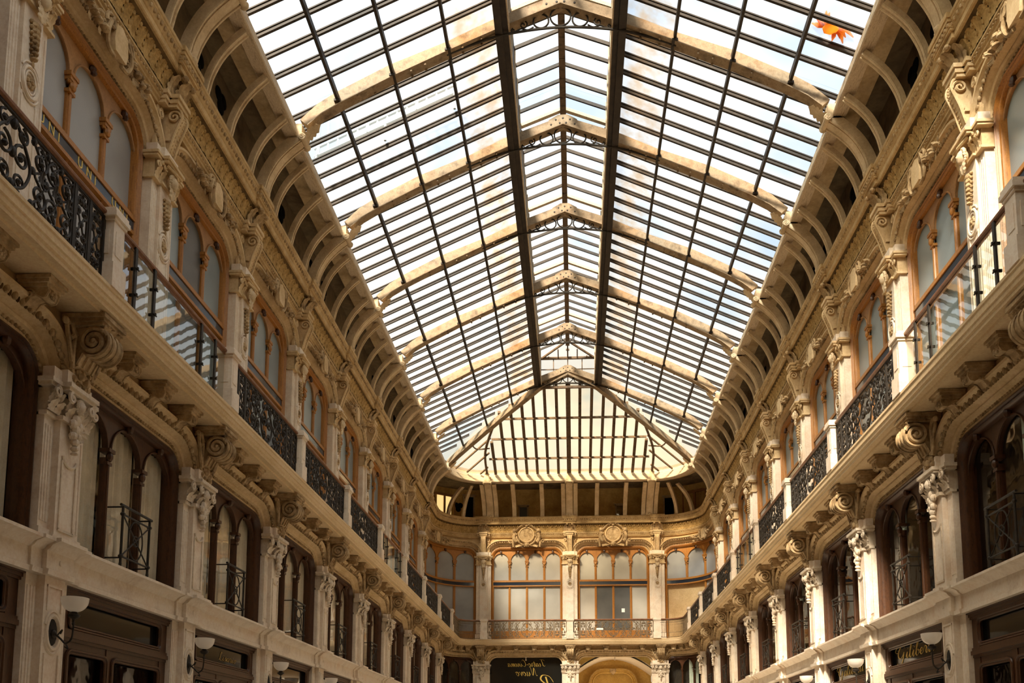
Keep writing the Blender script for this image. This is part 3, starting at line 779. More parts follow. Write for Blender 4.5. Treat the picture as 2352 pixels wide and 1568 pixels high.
def shopfront(L, split=True):
    """dark wood shopfront: cornice, glazed sign board, transom and display window"""
    a = L / 2 - .40; y = YLOW - .25; zt = 2.08; P = []
    f = MB().box(-a, -a + .20, y - .15, y, -EYE, zt).box(a - .20, a, y - .15, y, -EYE, zt)
    f.box(-a + .2, a - .2, y - .15, y - .02, 1.93, zt).box(-a, a, y - .15, y + .05, 2.0, zt).box(-a, a, y - .1, y + .03, 1.965, 2.0).box(-a, a, y - .1, y + .08, 2.04, 2.07)
    f.box(-a + .2, a - .2, y - .15, y - .01, 1.28, 1.60)
    ring_frame(f, None, (-a + .24, a - .24, 1.60, 1.925), .05, y - .02, y)
    tr = MB().box(-a + .02, a - .02, y - .05, y + .03, 1.50, 1.545).box(-a + .02, a - .02, y - .05, y + .05, 1.44, 1.50).box(-a + .02, a - .02, y - .05, y + .02, 1.40, 1.44)
    P += [('frame', f, 'wood_dark'), ('transom', tr, 'wood_dark'), ('sign_board', MB().box(-a + .2, a - .2, y - .08, y - .06, 1.55, 1.95), 'sign_black')]
    xs = [-a + .2, a - .2] if not split else [-a + .2, a * .15, a - .2]
    if split: f.box(a * .15 - .07, a * .15 + .07, y - .15, y, -EYE, 1.4)
    for i in range(len(xs) - 1):
        x0, x1 = xs[i] + (.07 if i else 0), xs[i + 1] - (.07 if i < len(xs) - 2 else 0)
        ring_frame(f, None, (x0 + .03, x1 - .03, -.8, 1.26), .06, y - .02, y)
        P.append(('display_pane', MB().box(x0, x1, y - .085, y - .07, -1.0, 1.30), 'shop_glass'))
    f.box(-a + .2, a - .2, y - .15, y - .01, -EYE, -.95)
    return P

# ------------------------------------------------------------------ balustrade
YR = 1.30                                                   # line of the balustrade
def post(w=.24):
    h = w / 2; b = MB().box(-h, h, YR - h, YR + h, Z_DECK, 6.34).box(-h - .03, h + .03, YR - h - .03, YR + h + .03, Z_DECK, Z_DECK + .30)
    for s in (-1, 1):
        b.box(-h * .6, h * .6, YR + s * h - .008, YR + s * h + .008, Z_DECK + .42, 6.22); b.box(s * h - .008, s * h + .008, YR - h * .6, YR + h * .6, Z_DECK + .42, 6.22)
    c = MB().box(-h - .02, h + .02, YR - h - .02, YR + h + .02, 6.34, 6.38).box(-h - .045, h + .045, YR - h - .045, YR + h + .045, 6.38, 6.44).box(-h - .03, h + .03, YR - h - .03, YR + h + .03, 6.44, 6.49)
    return [('shaft', b, 'marble'), ('cap', c, 'marble')]
def cscroll(mb, x, z, r, d, up, rad=.013, y=YR):
    """a C scroll: big curl, stem and small curl"""
    A = spiral((x, z), r, r * .16, PI / 2 if up else -PI / 2, 1.35 * d * (1 if up else -1), lambda p, q: (p, y, q), 22)
    mb.tube(A, rad, 5); e = A[-1]; mb.ell(e, rad * 2.1, 6, 4)
def iron_panel(L, metal='iron', bars=False):
    w = L / 2; z0, z1 = 5.58, 6.38
    fr = MB().box(-w, w, YR - .02, YR + .02, z0 - .03, z0 - .005).box(-w, w, YR - .015, YR + .015, z1 - .02, z1)
    hr = MB().sweep([(-.045, 6.405), (-.05, 6.43), (-.03, 6.46), (0, 6.468), (.03, 6.46), (.05, 6.43), (.045, 6.405), (0, 6.39)], [((-w, YR, 0), (0, 1, 0), (0, 0, 1)), ((w, YR, 0), (0, 1, 0), (0, 0, 1))])
    fr.box(-w, w, YR - .012, YR + .012, z1, 6.40)
    P = [('handrail', hr, 'handrail_wood'), ('frame', fr, metal)]
    if bars:
        n = int(L / .10); b = MB()
        for i in range(1, n):
            x = -w + L * i / n; b.tube([(x, YR, z0), (x, YR, z1)], .009, 5)
            if i % 2: b.ell((x, YR, z1 - .22), (.02, .02, .035), 5, 4)
        b.box(-w, w, YR - .008, YR + .008, z1 - .12, z1 - .105); b.box(-w, w, YR - .008, YR + .008, z0 + .2, z0 + .215)
        for i in range(0, n, 2):
            x = -w + L * (i + .5) / n; b.tube([(x + .04 * math.cos(2 * PI * k / 12), YR, z1 - .06 + .04 * math.sin(2 * PI * k / 12)) for k in range(12)], .008, 5, True)
        P.append(('bar_grille', b, metal)); return P
    nw = .30; up = MB()
    edges = [-w + .02, -w + .02 + nw, -w + .02 + 2 * nw, w - .02 - 2 * nw, w - .02 - nw, w - .02]
    for i, x in enumerate(edges):
        up = MB().box(x - .02, x + .02, YR - .018, YR + .018, z0, z1)
        if 0 < i < 5: up.box(x - .045, x - .03, YR - .012, YR + .012, z0, z1).box(x + .03, x + .045, YR - .012, YR + .012, z0, z1)
        P.append(('upright', up, metal))
    zc = (z0 + z1) / 2
    for xa, xb in ((edges[0], edges[1]), (edges[1], edges[2]), (edges[3], edges[4]), (edges[4], edges[5])):     # slim panels
        x = (xa + xb) / 2; sc = MB()
        for d in (-1, 1):
            cscroll(sc, x + d * .055, z1 - .13, .062, d, True); cscroll(sc, x + d * .055, z0 + .13, .062, d, False)
            cscroll(sc, x + d * .055, zc + .14, .058, -d, False); cscroll(sc, x + d * .055, zc - .14, .058, -d, True)
            sc.tube(smooth_line([(x + d * .01, YR, z1 - .04), (x + d * .085, YR, zc + .2), (x + d * .02, YR, zc), (x + d * .085, YR, zc - .2), (x + d * .01, YR, z0 + .04)]), .011, 5)
        for z in (zc, zc + .26, zc - .26): sc.ell((x, YR, z), (.032, .028, .045), 6, 5)
        sc.tube([(x - .12, YR, z1 - .03), (x + .12, YR, z1 - .03)], .01, 5)
        P.append(('slim_scrollwork', sc, metal))
    cs = MB(); W = edges[3] - .03
    for d in (-1, 1):                                                                                          # the broad middle panel
        cs.tube(smooth_line([(d * .02, YR, z0 + .03), (d * .20, YR, z0 + .16), (d * .28, YR, zc), (d * .14, YR, zc + .22), (d * .03, YR, z1 - .05)]), .017, 6)
        cscroll(cs, d * .14, zc + .02, .13, d, True, .017); cscroll(cs, d * .13, z0 + .15, .10, d, False, .015); cscroll(cs, d * .14, z1 - .14, .09, -d, True, .015)
        n = max(2, round((W - .32) / .27))
        for i in range(n):
            x = .32 + (W - .32) * (i + .5) / n; s = 1 if i % 2 else -1
            cscroll(cs, d * x, zc + .19, .135, d * s, True, .016); cscroll(cs, d * x, zc - .19, .135, d * s, False, .016)
            cscroll(cs, d * (x + .10), zc, .075, -d * s, True, .013)
            cs.tube(smooth_line([(d * (x - .15), YR, z0 + .03), (d * (x + .05), YR, zc - .14), (d * (x - .08), YR, zc), (d * (x + .05), YR, zc + .14), (d * (x - .15), YR, z1 - .03)]), .014, 5)
            for z in (zc + .02, z1 - .06, z0 + .06): cs.ell((d * (x - .12), YR, z), (.034, .03, .045), 6, 5)
            for z in (zc + .30, zc - .30): cs.tube([(d * x + .055 * math.cos(2 * PI * k / 12), YR, z + .055 * math.sin(2 * PI * k / 12)) for k in range(12)], .012, 5, True)
            cs.tube(smooth_line([(d * (x + .13), YR, z0 + .03), (d * (x - .02), YR, zc - .22), (d * (x + .11), YR, zc), (d * (x - .02), YR, zc + .22), (d * (x + .13), YR, z1 - .03)]), .012, 5)
            cs.merge(leaf(.09, .17, .03), lambda u, v, ww, x=x: (d * x + u, YR + v, zc - .05 + ww))
    for z in (z0 + .06, zc, z1 - .1): cs.ell((0, YR, z), (.045, .04, .06), 7, 5)
    P.append(('middle_scrollwork', cs, metal))
    return P
def glass_panel(L):
    w = L / 2; z0, z1 = 5.56, 6.36
    hr = MB().sweep([(-.045, 6.405), (-.05, 6.43), (-.03, 6.46), (0, 6.468), (.03, 6.46), (.05, 6.43), (.045, 6.405), (0, 6.39)], [((-w, YR, 0), (0, 1, 0), (0, 0, 1)), ((w, YR, 0), (0, 1, 0), (0, 0, 1))])
    hr.box(-w, w, YR - .015, YR + .015, 6.37, 6.40)
    P = [('handrail', hr, 'handrail_wood')]
    up = MB(); cl = MB(); xs = [-w + .45, -w + .95, w - .95, w - .45]
    for x in xs:
        up = MB().box(x - .028, x + .028, YR + .02, YR + .045, Z_DECK, 6.40); cls = []
        for z in (z0 + .2, z1 - .25): cls.append(('pane_bracket', MB().box(x - .01, x + .01, YR - .03, YR + .075, z, z + .035).box(x - .055, x + .055, YR + .045, YR + .06, z + .01, z + .025), 'iron'))
        P.append(('upright', up, 'iron', cls))
    ed = [-w + .03] + xs + [w - .03]
    P.append(('bottom_rail', MB().box(-w, w, YR - .02, YR + .02, Z_DECK, Z_DECK + .03), 'iron'))
    for x0, x1 in zip(ed, ed[1:]): P.append(('glass_pane', MB().box(x0 + .006, x1 - .006, YR - .006, YR + .006, z0, z1), 'rail_glass'))
    return P
# ------------------------------------------------------------------ the setting
def both(name, mat, fn, smooth=0):
    for s in ('left', 'right'):
        mb = MB(); fn(mb)
        o, rz = frame(s, 0.0); R = Matrix.Rotation(rz, 3, 'Z'); sg = -1 if s == 'left' else 1
        mb.v = [tuple(o + R @ Vector((sg * x, y, z))) for x, y, z in mb.v]
        struct(name + '_' + s, mb, mat, smooth)
NS, YS, YV = -2, -7.0, yn(-2) - 1.8           # the side walls run on behind the camera; ornament starts at YV
BAYS = list(range(NS, 7))
def centre(n): return yn(n) + BAY / 2
# x below is the world Y along each side wall
def wall_masonry(mb):
    mb.box(YS, YC, -.95, -.46, 5.5, 11.45)
    mb.box(YS, YV, -.46, -.12, 5.5, 10.84).box(YS, YV, .1, YLOW - .08, -EYE, Z_SOFF)      # plain wall of the entrance end
    for n in BAYS + [NS - 1]:
        c = centre(n)
        mb.merge(spandrel(BAY / 2, BAY / 2 - HP, ZU_SP, ZU_TOP, RU, 10.09, 10.84, -.44, -.12), lambda x, y, z: (x + c, y, z))
        mb.merge(spandrel(BAY / 2, BAY / 2 - .40, ZL_SP, ZL_TOP, RL, 4.52, Z_SOFF + .015, YLOW - .42, YLOW - .08), lambda x, y, z: (x + c, y, z))
both('wall', 'plaster', wall_masonry)
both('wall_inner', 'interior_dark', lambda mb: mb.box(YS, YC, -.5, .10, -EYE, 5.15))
mb = MB(); XE = XC + .05
mb.box(-XE, XE, -.95, -.46, 5.5, 11.45)
for c in (-2.16, 2.16):
    mb.merge(spandrel(2.16, 2.16 - HP, ZU_SP, ZU_TOP, RU, 10.09, 10.84, -.44, -.12), lambda x, y, z: (x + c, y, z))
    mb.merge(spandrel(2.16, 2.16 - .40, ZL_SP, ZL_TOP, RL, 4.52, Z_SOFF + .015, YLOW - .42, YLOW - .08), lambda x, y, z: (x + c, y, z))
o, rz = frame('end', 0.0); R = Matrix.Rotation(rz, 3, 'Z')
mb.v = [tuple(o + R @ Vector(v)) for v in mb.v]
struct('wall_end', mb, 'plaster', 0)
for s in ('left', 'right'):
    mb = MB().box(-LC / 2, LC / 2, -.95, -.46, 5.5, 11.45)
    mb.merge(spandrel(LC / 2, LC / 2 - HP, ZU_SP, ZU_TOP, RU, 10.09, 10.84, -.44, -.12))
    mb.merge(spandrel(LC / 2, LC / 2 - .40, ZL_SP, ZL_TOP, RL, 4.52, Z_SOFF + .015, YLOW - .42, YLOW - .08))
    me = mb.mesh('wall_corner_' + s, 'plaster', (0, 0, 0), CORN[s], 0, CUTS)
    ob = bpy.data.objects.new('wall_corner_' + s, me); COL.objects.link(ob); ob['kind'] = 'structure'
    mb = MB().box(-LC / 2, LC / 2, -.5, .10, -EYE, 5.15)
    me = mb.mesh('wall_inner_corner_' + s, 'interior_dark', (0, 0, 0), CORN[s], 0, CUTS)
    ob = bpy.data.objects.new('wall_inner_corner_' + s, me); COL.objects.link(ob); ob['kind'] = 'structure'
struct('floor', MB().box(-9, 9, -14, 48, -.2, 0), 'floor_marble', 0)
# balcony slab with its moulded lip, following the horseshoe
struct('floor_balcony', run([(-.5, 5.24), (.80, 5.24), (1.26, Z_SOFF), (1.27, 5.25), (1.36, 5.25), (1.365, 5.29), (1.39, 5.31), (1.40, 5.36), (1.415, 5.37), (1.42, 5.45), (1.435, 5.46), (1.435, Z_DECK), (-.5, Z_DECK)], YS), 'soffit')
# cornice: architrave, leaf frieze ground, corona and top moulding
struct('trim_architrave', run([(-.5, 10.84), (-.04, 10.84), (-.03, 10.88), (.0, 10.90), (.0, 10.94), (.03, 10.96), (.03, 11.0), (.06, 11.02), (.06, 11.06), (-.5, 11.06)], YS), 'cornice')
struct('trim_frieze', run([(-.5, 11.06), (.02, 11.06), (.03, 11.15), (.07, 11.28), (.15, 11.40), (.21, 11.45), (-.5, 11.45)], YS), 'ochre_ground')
struct('cornice', run([(-.5, 11.45), (.25, 11.45), (.27, 11.47), (.27, 11.56), (.29, 11.575), (.285, 11.59), (.30, 11.62), (.325, 11.68), (.345, 11.70), (.345, 11.72), (.365, 11.74), (.365, 11.80), (-1.2, 11.82), (-1.2, 11.7), (-.5, 11.7)], YS), 'cornice')
e = MB(); d = MB(); f = MB(); lf = leaf(.27, .375, .12, 4)
for p, n, t in along(YV, .215):
    e.merge(lf, lambda u, v, w: tuple(p + t * u + n * (v + .03 + .10 * max(0, (w - .1))) + Vector((0, 0, w + 11.07))))
    e.ell(tuple(p + t * .1 + n * .14 + Vector((0, 0, 11.36))), (.04, .04, .05), 5, 4); e.ell(tuple(p + t * .1 + n * .08 + Vector((0, 0, 11.22))), (.03, .03, .05), 5, 4)
for p, n, t in along(YV, .115):
    d.ell(tuple(p + n * .315 + Vector((0, 0, 11.655))), (.038, .038, .04), 6, 4)
for p, n, t in along(YV, .09): f.ell(tuple(p + n * .04 + Vector((0, 0, 10.985))), (.022, .022, .022), 5, 3)
struct('trim_acanthus_leaves', e, 'ochre_leaf'); struct('trim_egg_and_dart', d, 'carved_stone'); struct('trim_beading', f, 'carved_stone')
# belt course over the shops
yb = YLOW
struct('trim_belt', run([(yb - .4, 2.06), (yb - .09, 2.06), (yb - .085, 2.12), (yb - .11, 2.13), (yb - .11, 2.34), (yb - .08, 2.36), (yb - .05, 2.40), (yb + .02, 2.43), (yb + .05, 2.44), (yb + .05, 2.475), (yb - .4, 2.475)], YS), 'marble')
# the entrance end behind the camera: end wall, and an unseen opaque ceiling added to dim the near walls
struct('wall_entrance', MB().box(-8.2, 8.2, YS - .6, YS - .1, 0, 18.5), 'plaster', 0)
struct('ceiling_sky_block', MB().box(-8.2, 8.2, YS - .6, yn(-3) - .1, EYE + 13.78, EYE + 14.1), 'plaster', 0)
gr = MB()
for s in (-1, 1): gr.prism([(0, 16.37), (s * 5.98, 13.65), (s * 5.98, 13.66), (0, 16.38)], yn(-3), yn(-1) - .02, lambda u, v, w: (u, w, v + EYE))
struct('roof_glass', gr, 'skylight_glass', 0)
# ------------------------------------------------------------------ attic and gutter
GX, GY, GA, GB = 5.60, 38.60, 1.65, 2.0
def gutter_path(y_start):
    out = [(Vector((GX, y_start + (GY - y_start) * i / 24, EYE)), Vector((-1, 0, 0))) for i in range(25)]
    for i in range(1, 17):
        t = PI / 2 * i / 16; c, s = math.cos(t), math.sin(t); n = Vector((-c / GA, -s / GB, 0)).normalized()
        out.append((Vector((GX - GA + GA * c, GY + GB * s, EYE)), n))
    half = out[:]
    for p, n in reversed(half): out.append((Vector((-p.x, p.y, p.z)), Vector((-n.x, n.y, 0))))
    return out
GP = gutter_path(YS); HS = horseshoe(YS); Zv = Vector((0, 0, 1))
gf = [(p, n, Zv) for p, n in GP]
struct('trim_gutter', MB().sweep([(-.27, 13.06), (-.02, 13.06), (0, 13.08), (0, 13.13), (-.03, 13.15), (-.035, 13.24), (-.065, 13.26), (-.07, 13.36), (-.10, 13.38), (-.10, 13.48), (-.34, 13.48), (-.34, 13.2), (-.27, 13.2)], gf), 'peeling_wood')
struct('trim_soffit', MB().sweep([(-.28, 13.16), (-.62, 13.16), (-.62, 13.62), (-.28, 13.62)], gf), 'attic_soffit')
cl = MB()
for (p, n), (q, m) in zip(GP, HS):
    a = p - n * .30; b = q - m * 1.15
    k = len(cl.v); cl.v += [(a.x, a.y, EYE + 13.60), (b.x, b.y, EYE + 13.60), (b.x, b.y, EYE + 13.75), (a.x, a.y, EYE + 13.75)]
for i in range(len(GP) - 1):
    k = 4 * i
    for j in range(4): cl.f.append((k + j, k + (j + 1) % 4, k + 4 + (j + 1) % 4, k + 4 + j))
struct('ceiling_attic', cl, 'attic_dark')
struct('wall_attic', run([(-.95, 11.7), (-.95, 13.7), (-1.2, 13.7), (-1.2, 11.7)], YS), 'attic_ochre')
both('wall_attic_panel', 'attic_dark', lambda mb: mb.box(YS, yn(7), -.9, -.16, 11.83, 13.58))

# ------------------------------------------------------------------ templates and repeats along the walls
END_X = {'first': -XP, 'second': 0, 'third': XP}
def spot_label(side, n): return f"{side} wall, {ORD[8 - n]} from the end"
EP = [(-XP, 'left part of end wall'), (0.0, 'middle of end wall'), (XP, 'right part of end wall')]
def pil_spots(z0, z1, lo):
    for s in ('left', 'right'):
        for n in range(NS, 8):
            if infront(s, yn(n), .45, .5, z0, z1): yield s, yn(n), spot_label(s, n), n
def each(tpl, what, cat, group, z0, z1, at_end=True):
    for s, y, lab, n in pil_spots(z0, z1, 0): place(tpl, s, y, f"{what}, {lab}", cat, group + f" on the {s} wall")
    if at_end:
        for x, lab in EP:
            if infront('end', x, .4, .4, z0, z1): place(tpl, 'end', x, f"{what}, {lab}", cat, group + ' on the end wall')
t_up = Tpl('upper_pilaster', (0, .0, Z_DECK), upper_pilaster())
each(t_up, 'white marble pilaster with carved face behind the balcony', 'pilaster', 'upper pilasters', 5.5, 10)
t_uc = Tpl('scroll_console', (0, 0, 10.09), upper_console())
each(t_uc, 'carved S-scroll console under the leaf frieze', 'console', 'scroll consoles under the frieze', 10, 11.5)
cb = MB().box(-.28, .28, -.2, .31, 11.455, 11.56).box(-.32, .32, -.2, .35, 11.56, 11.60).box(-.35, .35, -.2, .40, 11.68, 11.74).box(-.37, .37, -.2, .42, 11.74, 11.825).box(-.33, .33, -.2, .37, 11.60, 11.68)
cbd = MB()
for k in range(7): cbd.ell((-.30 + .1 * k, .37, 11.645), (.036, .036, .038), 6, 4)
t_cb = Tpl('cornice_block', (0, 0, 11.45), [('', cb, 'cornice'), ('egg_and_dart_molding', cbd, 'carved_stone')])
each(t_cb, 'projecting cornice block above a scroll console', 'cornice block', 'cornice blocks', 11.4, 11.8)
t_lp = Tpl('lower_pilaster', (0, YLOW, 2.47), lower_pilaster())
each(t_lp, 'pale marble pilaster with fruit pendant under the balcony', 'pilaster', 'lower pilasters', 2.47, 4.5)
t_bc = Tpl('volute_console', (0, YLOW, Z_SOFF), big_console())
each(t_bc, 'big spiral volute console carrying the balcony', 'console', 'volute consoles under the balcony', 4.5, 5.2)
t_gp = Tpl('shop_pilaster', (0, YLOW, -EYE), ground_pilaster())
each(t_gp, 'marble shop pilaster with oval molding', 'pilaster', 'shop pilasters', -1.6, 2.0, False)
pb = MB(); pr = [(yb - .4, 2.06), (yb - .0, 2.06), (yb + .01, 2.12), (yb - .02, 2.13), (yb - .02, 2.34), (yb + .01, 2.36), (yb + .04, 2.40), (yb + .11, 2.43), (yb + .14, 2.44), (yb + .14, 2.48), (yb - .4, 2.48)]
pb.prism(pr, -.27, .27, lambda u, v, w: (w, u, v)); pb.prism([(a - .06, b) for a, b in pr], -.47, .47, lambda u, v, w: (w, u, v)); pb.ell((0, yb - .02, 2.235), (.035, .02, .035), 8, 5)
t_pb = Tpl('belt_block', (0, YLOW, 2.06), [('', pb, 'marble')])
each(t_pb, 'projecting belt course block above a shop pilaster', 'belt block', 'belt blocks', 2.0, 2.5, False)
t_wl = Tpl('wall_lamp', (0, YLOW, 1.2), wall_lamp())
each(t_wl, 'white bowl wall lamp on the shop pilaster', 'lamp', 'bowl wall lamps', 1.2, 1.9, False)

# upper windows, arches, swags
def bay_label(s, n): return f"{s} wall, {ORD[7 - n]} from the end"
t_uw = {}
def uw(key, *a, **k):
    if key not in t_uw: t_uw[key] = Tpl('arched_window', (0, -.3, Z_DECK), upper_window(*a, **k))
    return t_uw[key]
t_ua = Tpl('upper_arch', (0, -.12, 9.9), archivolt(BAY / 2 - HP, ZU_SP, ZU_TOP, RU, None, -.10, True, False))
t_sw = Tpl('flower_cartouche', (0, -.1, 10.3), swag())
for s in ('left', 'right'):
    for n in BAYS:
        c = centre(n)
        if not infront(s, c, 1.8, 0, 5.5, 11): continue
        if s == 'left' and n == -1: t = uw('grey', BAY, 3, 'frosted_grey')
        elif s == 'left' and n == 0: t = uw('openpane', BAY, 3, ['frosted_blue', 'frosted_dark', 'frosted_blue'])
        else: t = uw('blue', BAY, 3, 'frosted_blue')
        ex = ' with gold lettering' if (s == 'left' and n == -1) else (' with dark middle pane' if (s == 'left' and n == 0) else '')
        place(t, s, c, f"frosted upper window in honey wood{ex}, {bay_label(s, n)}", 'window', f'upper windows on the {s} wall', 'thing')
        if infront(s, c, 1.8, 0, 9.8, 11):
            place(t_ua, s, c, f"molded stone arch over the upper window, {bay_label(s, n)}", 'arch', f'upper arches on the {s} wall')
            place(t_sw, s, c, f"blank shield with flower sprays over the upper arch, {bay_label(s, n)}", 'cartouche', f'flower cartouches on the {s} wall')
E4 = 2 * XP / 2
t_ea = Tpl('upper_arch', (0, -.12, 9.9), archivolt(2.16 - HP, ZU_SP, ZU_TOP, RU, None, -.10, True, False))
t_rc = Tpl('round_cartouche', (0, -.1, 10.3), round_cartouche())
# seen from the hall the end wall's local x is mirrored: first light = right-hand one
tw = {-2.16: uw('end_l', 4.32, 4, 'frosted_warm', board='wood_honey'), 2.16: uw('end_r', 4.32, 4, 'frosted_warm', tall=(1, 2), board='wood_honey')}
for c, w in ((-2.16, 'left'), (2.16, 'right')):
    place(tw[c], 'end', c, f"four-light frosted window in honey wood, {w} bay of the end wall{', dark door panes' if w == 'right' else ''}", 'window', 'upper windows on the end wall', 'thing')
    place(t_ea, 'end', c, f"stone arch around the four-light window in the {w} bay of the end wall", 'arch', 'upper arches on the end wall')
    place(t_rc, 'end', c, f"round carved cartouche with shell and lion mask over the {w} bay of the end wall", 'cartouche', 'round cartouches on the end wall')
def corner_tpl(name, base, parts, side): return Tpl(name, base, parts, CORN[side], CUTS)
for s in ('left', 'right'):
    # local x runs from the last side pilaster to the end wall on the right, the other way on the left
    q = upper_window(LC, 5, 'frosted_grey', board='wood_honey') if s == 'left' else upper_window(LC, 5, ['frosted_grey'] * 5, board='wood_honey', open_lights=(3, 4))
    t = corner_tpl('arched_window', (0, -.3, Z_DECK), q, s); t.put(t.wbase, 0, f"curved five-light window in the rounded {s} corner of the upper floor" + (', its doors open' if s == 'right' else ''), 'window', 'corner windows', 'thing')
    t = corner_tpl('upper_arch', (0, -.12, 9.9), archivolt(LC / 2 - HP, ZU_SP, ZU_TOP, RU, None, -.10, True, False), s)
    t.put(t.wbase, 0, f"stone arch bending round the upper {s} corner", 'arch', 'corner arches')
    t = corner_tpl('flower_cartouche', (0, -.1, 10.3), swag(), s); t.put(t.wbase, 0, f"blank shield with flower sprays over the upper {s} corner window", 'cartouche', 'corner cartouches')

# lower windows
t_la = Tpl('lower_arch', (0, YLOW, 4.35), archivolt(BAY / 2 - .40, ZL_SP, ZL_TOP, RL, None, YLOW - .06, True, True))
lwp, lls = lower_window(BAY, 3)
t_lw = Tpl('arched_window', (0, YLOW - .3, 2.47), lwp); t_bl = Tpl('iron_balconet', (0, YLOW - .08, 2.5), balconet())
t_cu = [Tpl('curtain', (0, YLOW - .5, 2.5), curtain(x0 + .0, x1 - .0)) for x0, x1 in lls]
t_cg = [Tpl('curtain', (0, YLOW - .5, 2.5), curtain(x0 + .02, x0 + .38, 'curtain_green')) for x0, x1 in lls]
t_br = Tpl('small_bracket', (0, YLOW, Z_SOFF), small_bracket())
t_sf = Tpl('shopfront', (0, YLOW - .2, -EYE), shopfront(BAY))
POSN = ['near', 'middle', 'far']
for s in ('left', 'right'):
    for n in BAYS:
        c = centre(n)
        if infront(s, c, 1.8, 1, 2.3, 5.2):
            place(t_lw, s, c, f"three-light dark wood lower window, {bay_label(s, n)}", 'window', f'lower windows on the {s} wall', 'thing')
            place(t_la, s, c, f"molded stone arch over the lower window, {bay_label(s, n)}", 'arch', f'lower arches on the {s} wall')
            if infront(s, c, .4, .8, 2.5, 3.4): place(t_bl, s, c, f"small black iron balconet on a lower window, {bay_label(s, n)}", 'balconet', f'balconets on the {s} wall')
            for i in range(3):
                # local x points towards the camera on the left wall and away from it on the right wall
                pos = POSN[2 - i] if s == 'left' else POSN[i]
                if s == 'left': place(t_cu[i], s, c, f"pale curtain in the {pos} light of a lower window, {bay_label(s, n)}", 'curtain', f'curtains on the {s} side')
                elif (n + i) % 2 == 0 and n < 6: place(t_cg[i], s, c, f"pale green curtain, {pos} light of a lower window, {bay_label(s, n)}", 'curtain', f'curtains on the {s} side')
        for i, dx in enumerate((-.87, 0, .87)):
            yy = c + dx
            if infront(s, yy, .2, 1, 4.9, 5.2): place(t_br, s, yy, f"{POSN[i]} small balcony bracket over the lower window, {bay_label(s, n)}", 'bracket', f'small brackets on the {s} wall')
        if infront(s, c, 1.5, .6, -1.6, 2.0):
            place(t_sf, s, c, f"dark wood shopfront under the belt course, {bay_label(s, n)}", 'shopfront', f'shopfronts on the {s} side')
t_le = Tpl('lower_arch', (0, YLOW, 4.35), archivolt(2.16 - .40, ZL_SP, ZL_TOP, RL, None, YLOW - .06, True, True))
for c, w in ((-2.16, 'left'), (2.16, 'right')):
    place(t_le, 'end', c, f"stone arch over the ground floor opening, {w} bay of the end wall", 'arch', 'lower arches on the end wall')
    for i, dx in enumerate((-1.305, -.435, .435, 1.305)):
        place(t_br, 'end', c + dx, f"small balcony bracket, {ORD[i + 1]} from the left over the {w} bay of the end wall", 'bracket', 'small brackets on the end wall')
def corner_spot(side, s, y=0.0):
    f = CORN[side]; a = Vector(f(s - LC / 2, 0, 0)); b = Vector(f(s - LC / 2, 1, 0)); n = b - a
    return a, math.atan2(-n.x, n.y)
for s in ('left', 'right'):
    q, _ = lower_window(LC, 5)
    t = corner_tpl('arched_window', (0, YLOW - .3, 2.47), q, s); t.put(t.wbase, 0, f"curved dark wood window in the rounded {s} corner under the balcony", 'window', 'lower corner windows', 'thing')
    t = corner_tpl('lower_arch', (0, YLOW, 4.35), archivolt(LC / 2 - .40, ZL_SP, ZL_TOP, RL, None, YLOW - .06, True, True), s)
    t.put(t.wbase, 0, f"stone arch bending round the {s} corner under the balcony", 'arch', 'lower corner arches')
    for i, k in enumerate((.16, .32, .50, .66, .82)):
        sp = k * LC if s == 'right' else (1 - k) * LC
        a, rz = corner_spot(s, sp); t_br.put(a + Matrix.Rotation(rz, 3, 'Z') @ t_br.base, rz, f"small balcony bracket in the rounded {s} corner, {ORD[i + 1]} from the side wall", 'bracket', 'small brackets in the corners')
    t = corner_tpl('curtain', (0, YLOW - .5, 2.5), curtain(.2, 1.0, 'curtain_green' if s == 'right' else 'curtain_cloth'), s)
    t.put(t.wbase, 0, f"pale curtain behind the curved lower window in the {s} corner", 'curtain', 'corner curtains')

# balustrade
t_po = Tpl('balcony_post', (0, YR, Z_DECK), post()); t_pe = Tpl('balcony_post', (0, YR, Z_DECK), post(.30))
t_ip = Tpl('iron_balustrade', (0, YR, Z_DECK), iron_panel(BAY - .24)); t_gl = Tpl('glass_balustrade', (0, YR, Z_DECK), glass_panel(BAY - .24))
t_ie = Tpl('iron_balustrade', (0, YR, Z_DECK), iron_panel(4.13 - .30, 'iron_bronze'))
PO = -.20
for s in ('left', 'right'):
    for n in range(NS, 8):
        if infront(s, yn(n) + PO, .15, YR, 5.5, 6.5):
            place(t_po, s, yn(n) + PO, f"white stone balcony post, {spot_label(s, n)}", 'post', f'balcony posts on the {s} side')
    for n in BAYS:
        c = centre(n) + PO
        if not infront(s, c, 1.8, YR, 5.5, 6.5): continue
        if n in (-1, 3): place(t_gl, s, c, f"glass balcony panel with iron uprights, {bay_label(s, n)}", 'balustrade', f'glass balustrades')
        else: place(t_ip, s, c, f"black iron scrollwork balcony panel, {bay_label(s, n)}", 'balustrade', f'iron balustrades on the {s} side')
for x, lab in ((-4.13, 'left'), (0, 'middle'), (4.13, 'right')): place(t_pe, 'end', x, f"white stone balcony post, the {lab} one of the end balcony", 'post', 'balcony posts on the end side')
for x, lab in ((-2.065, 'left'), (2.065, 'right')): place(t_ie, 'end', x, f"bronze-brown iron scrollwork panel of the end balcony, {lab} half", 'balustrade', 'iron balustrades on the end side')
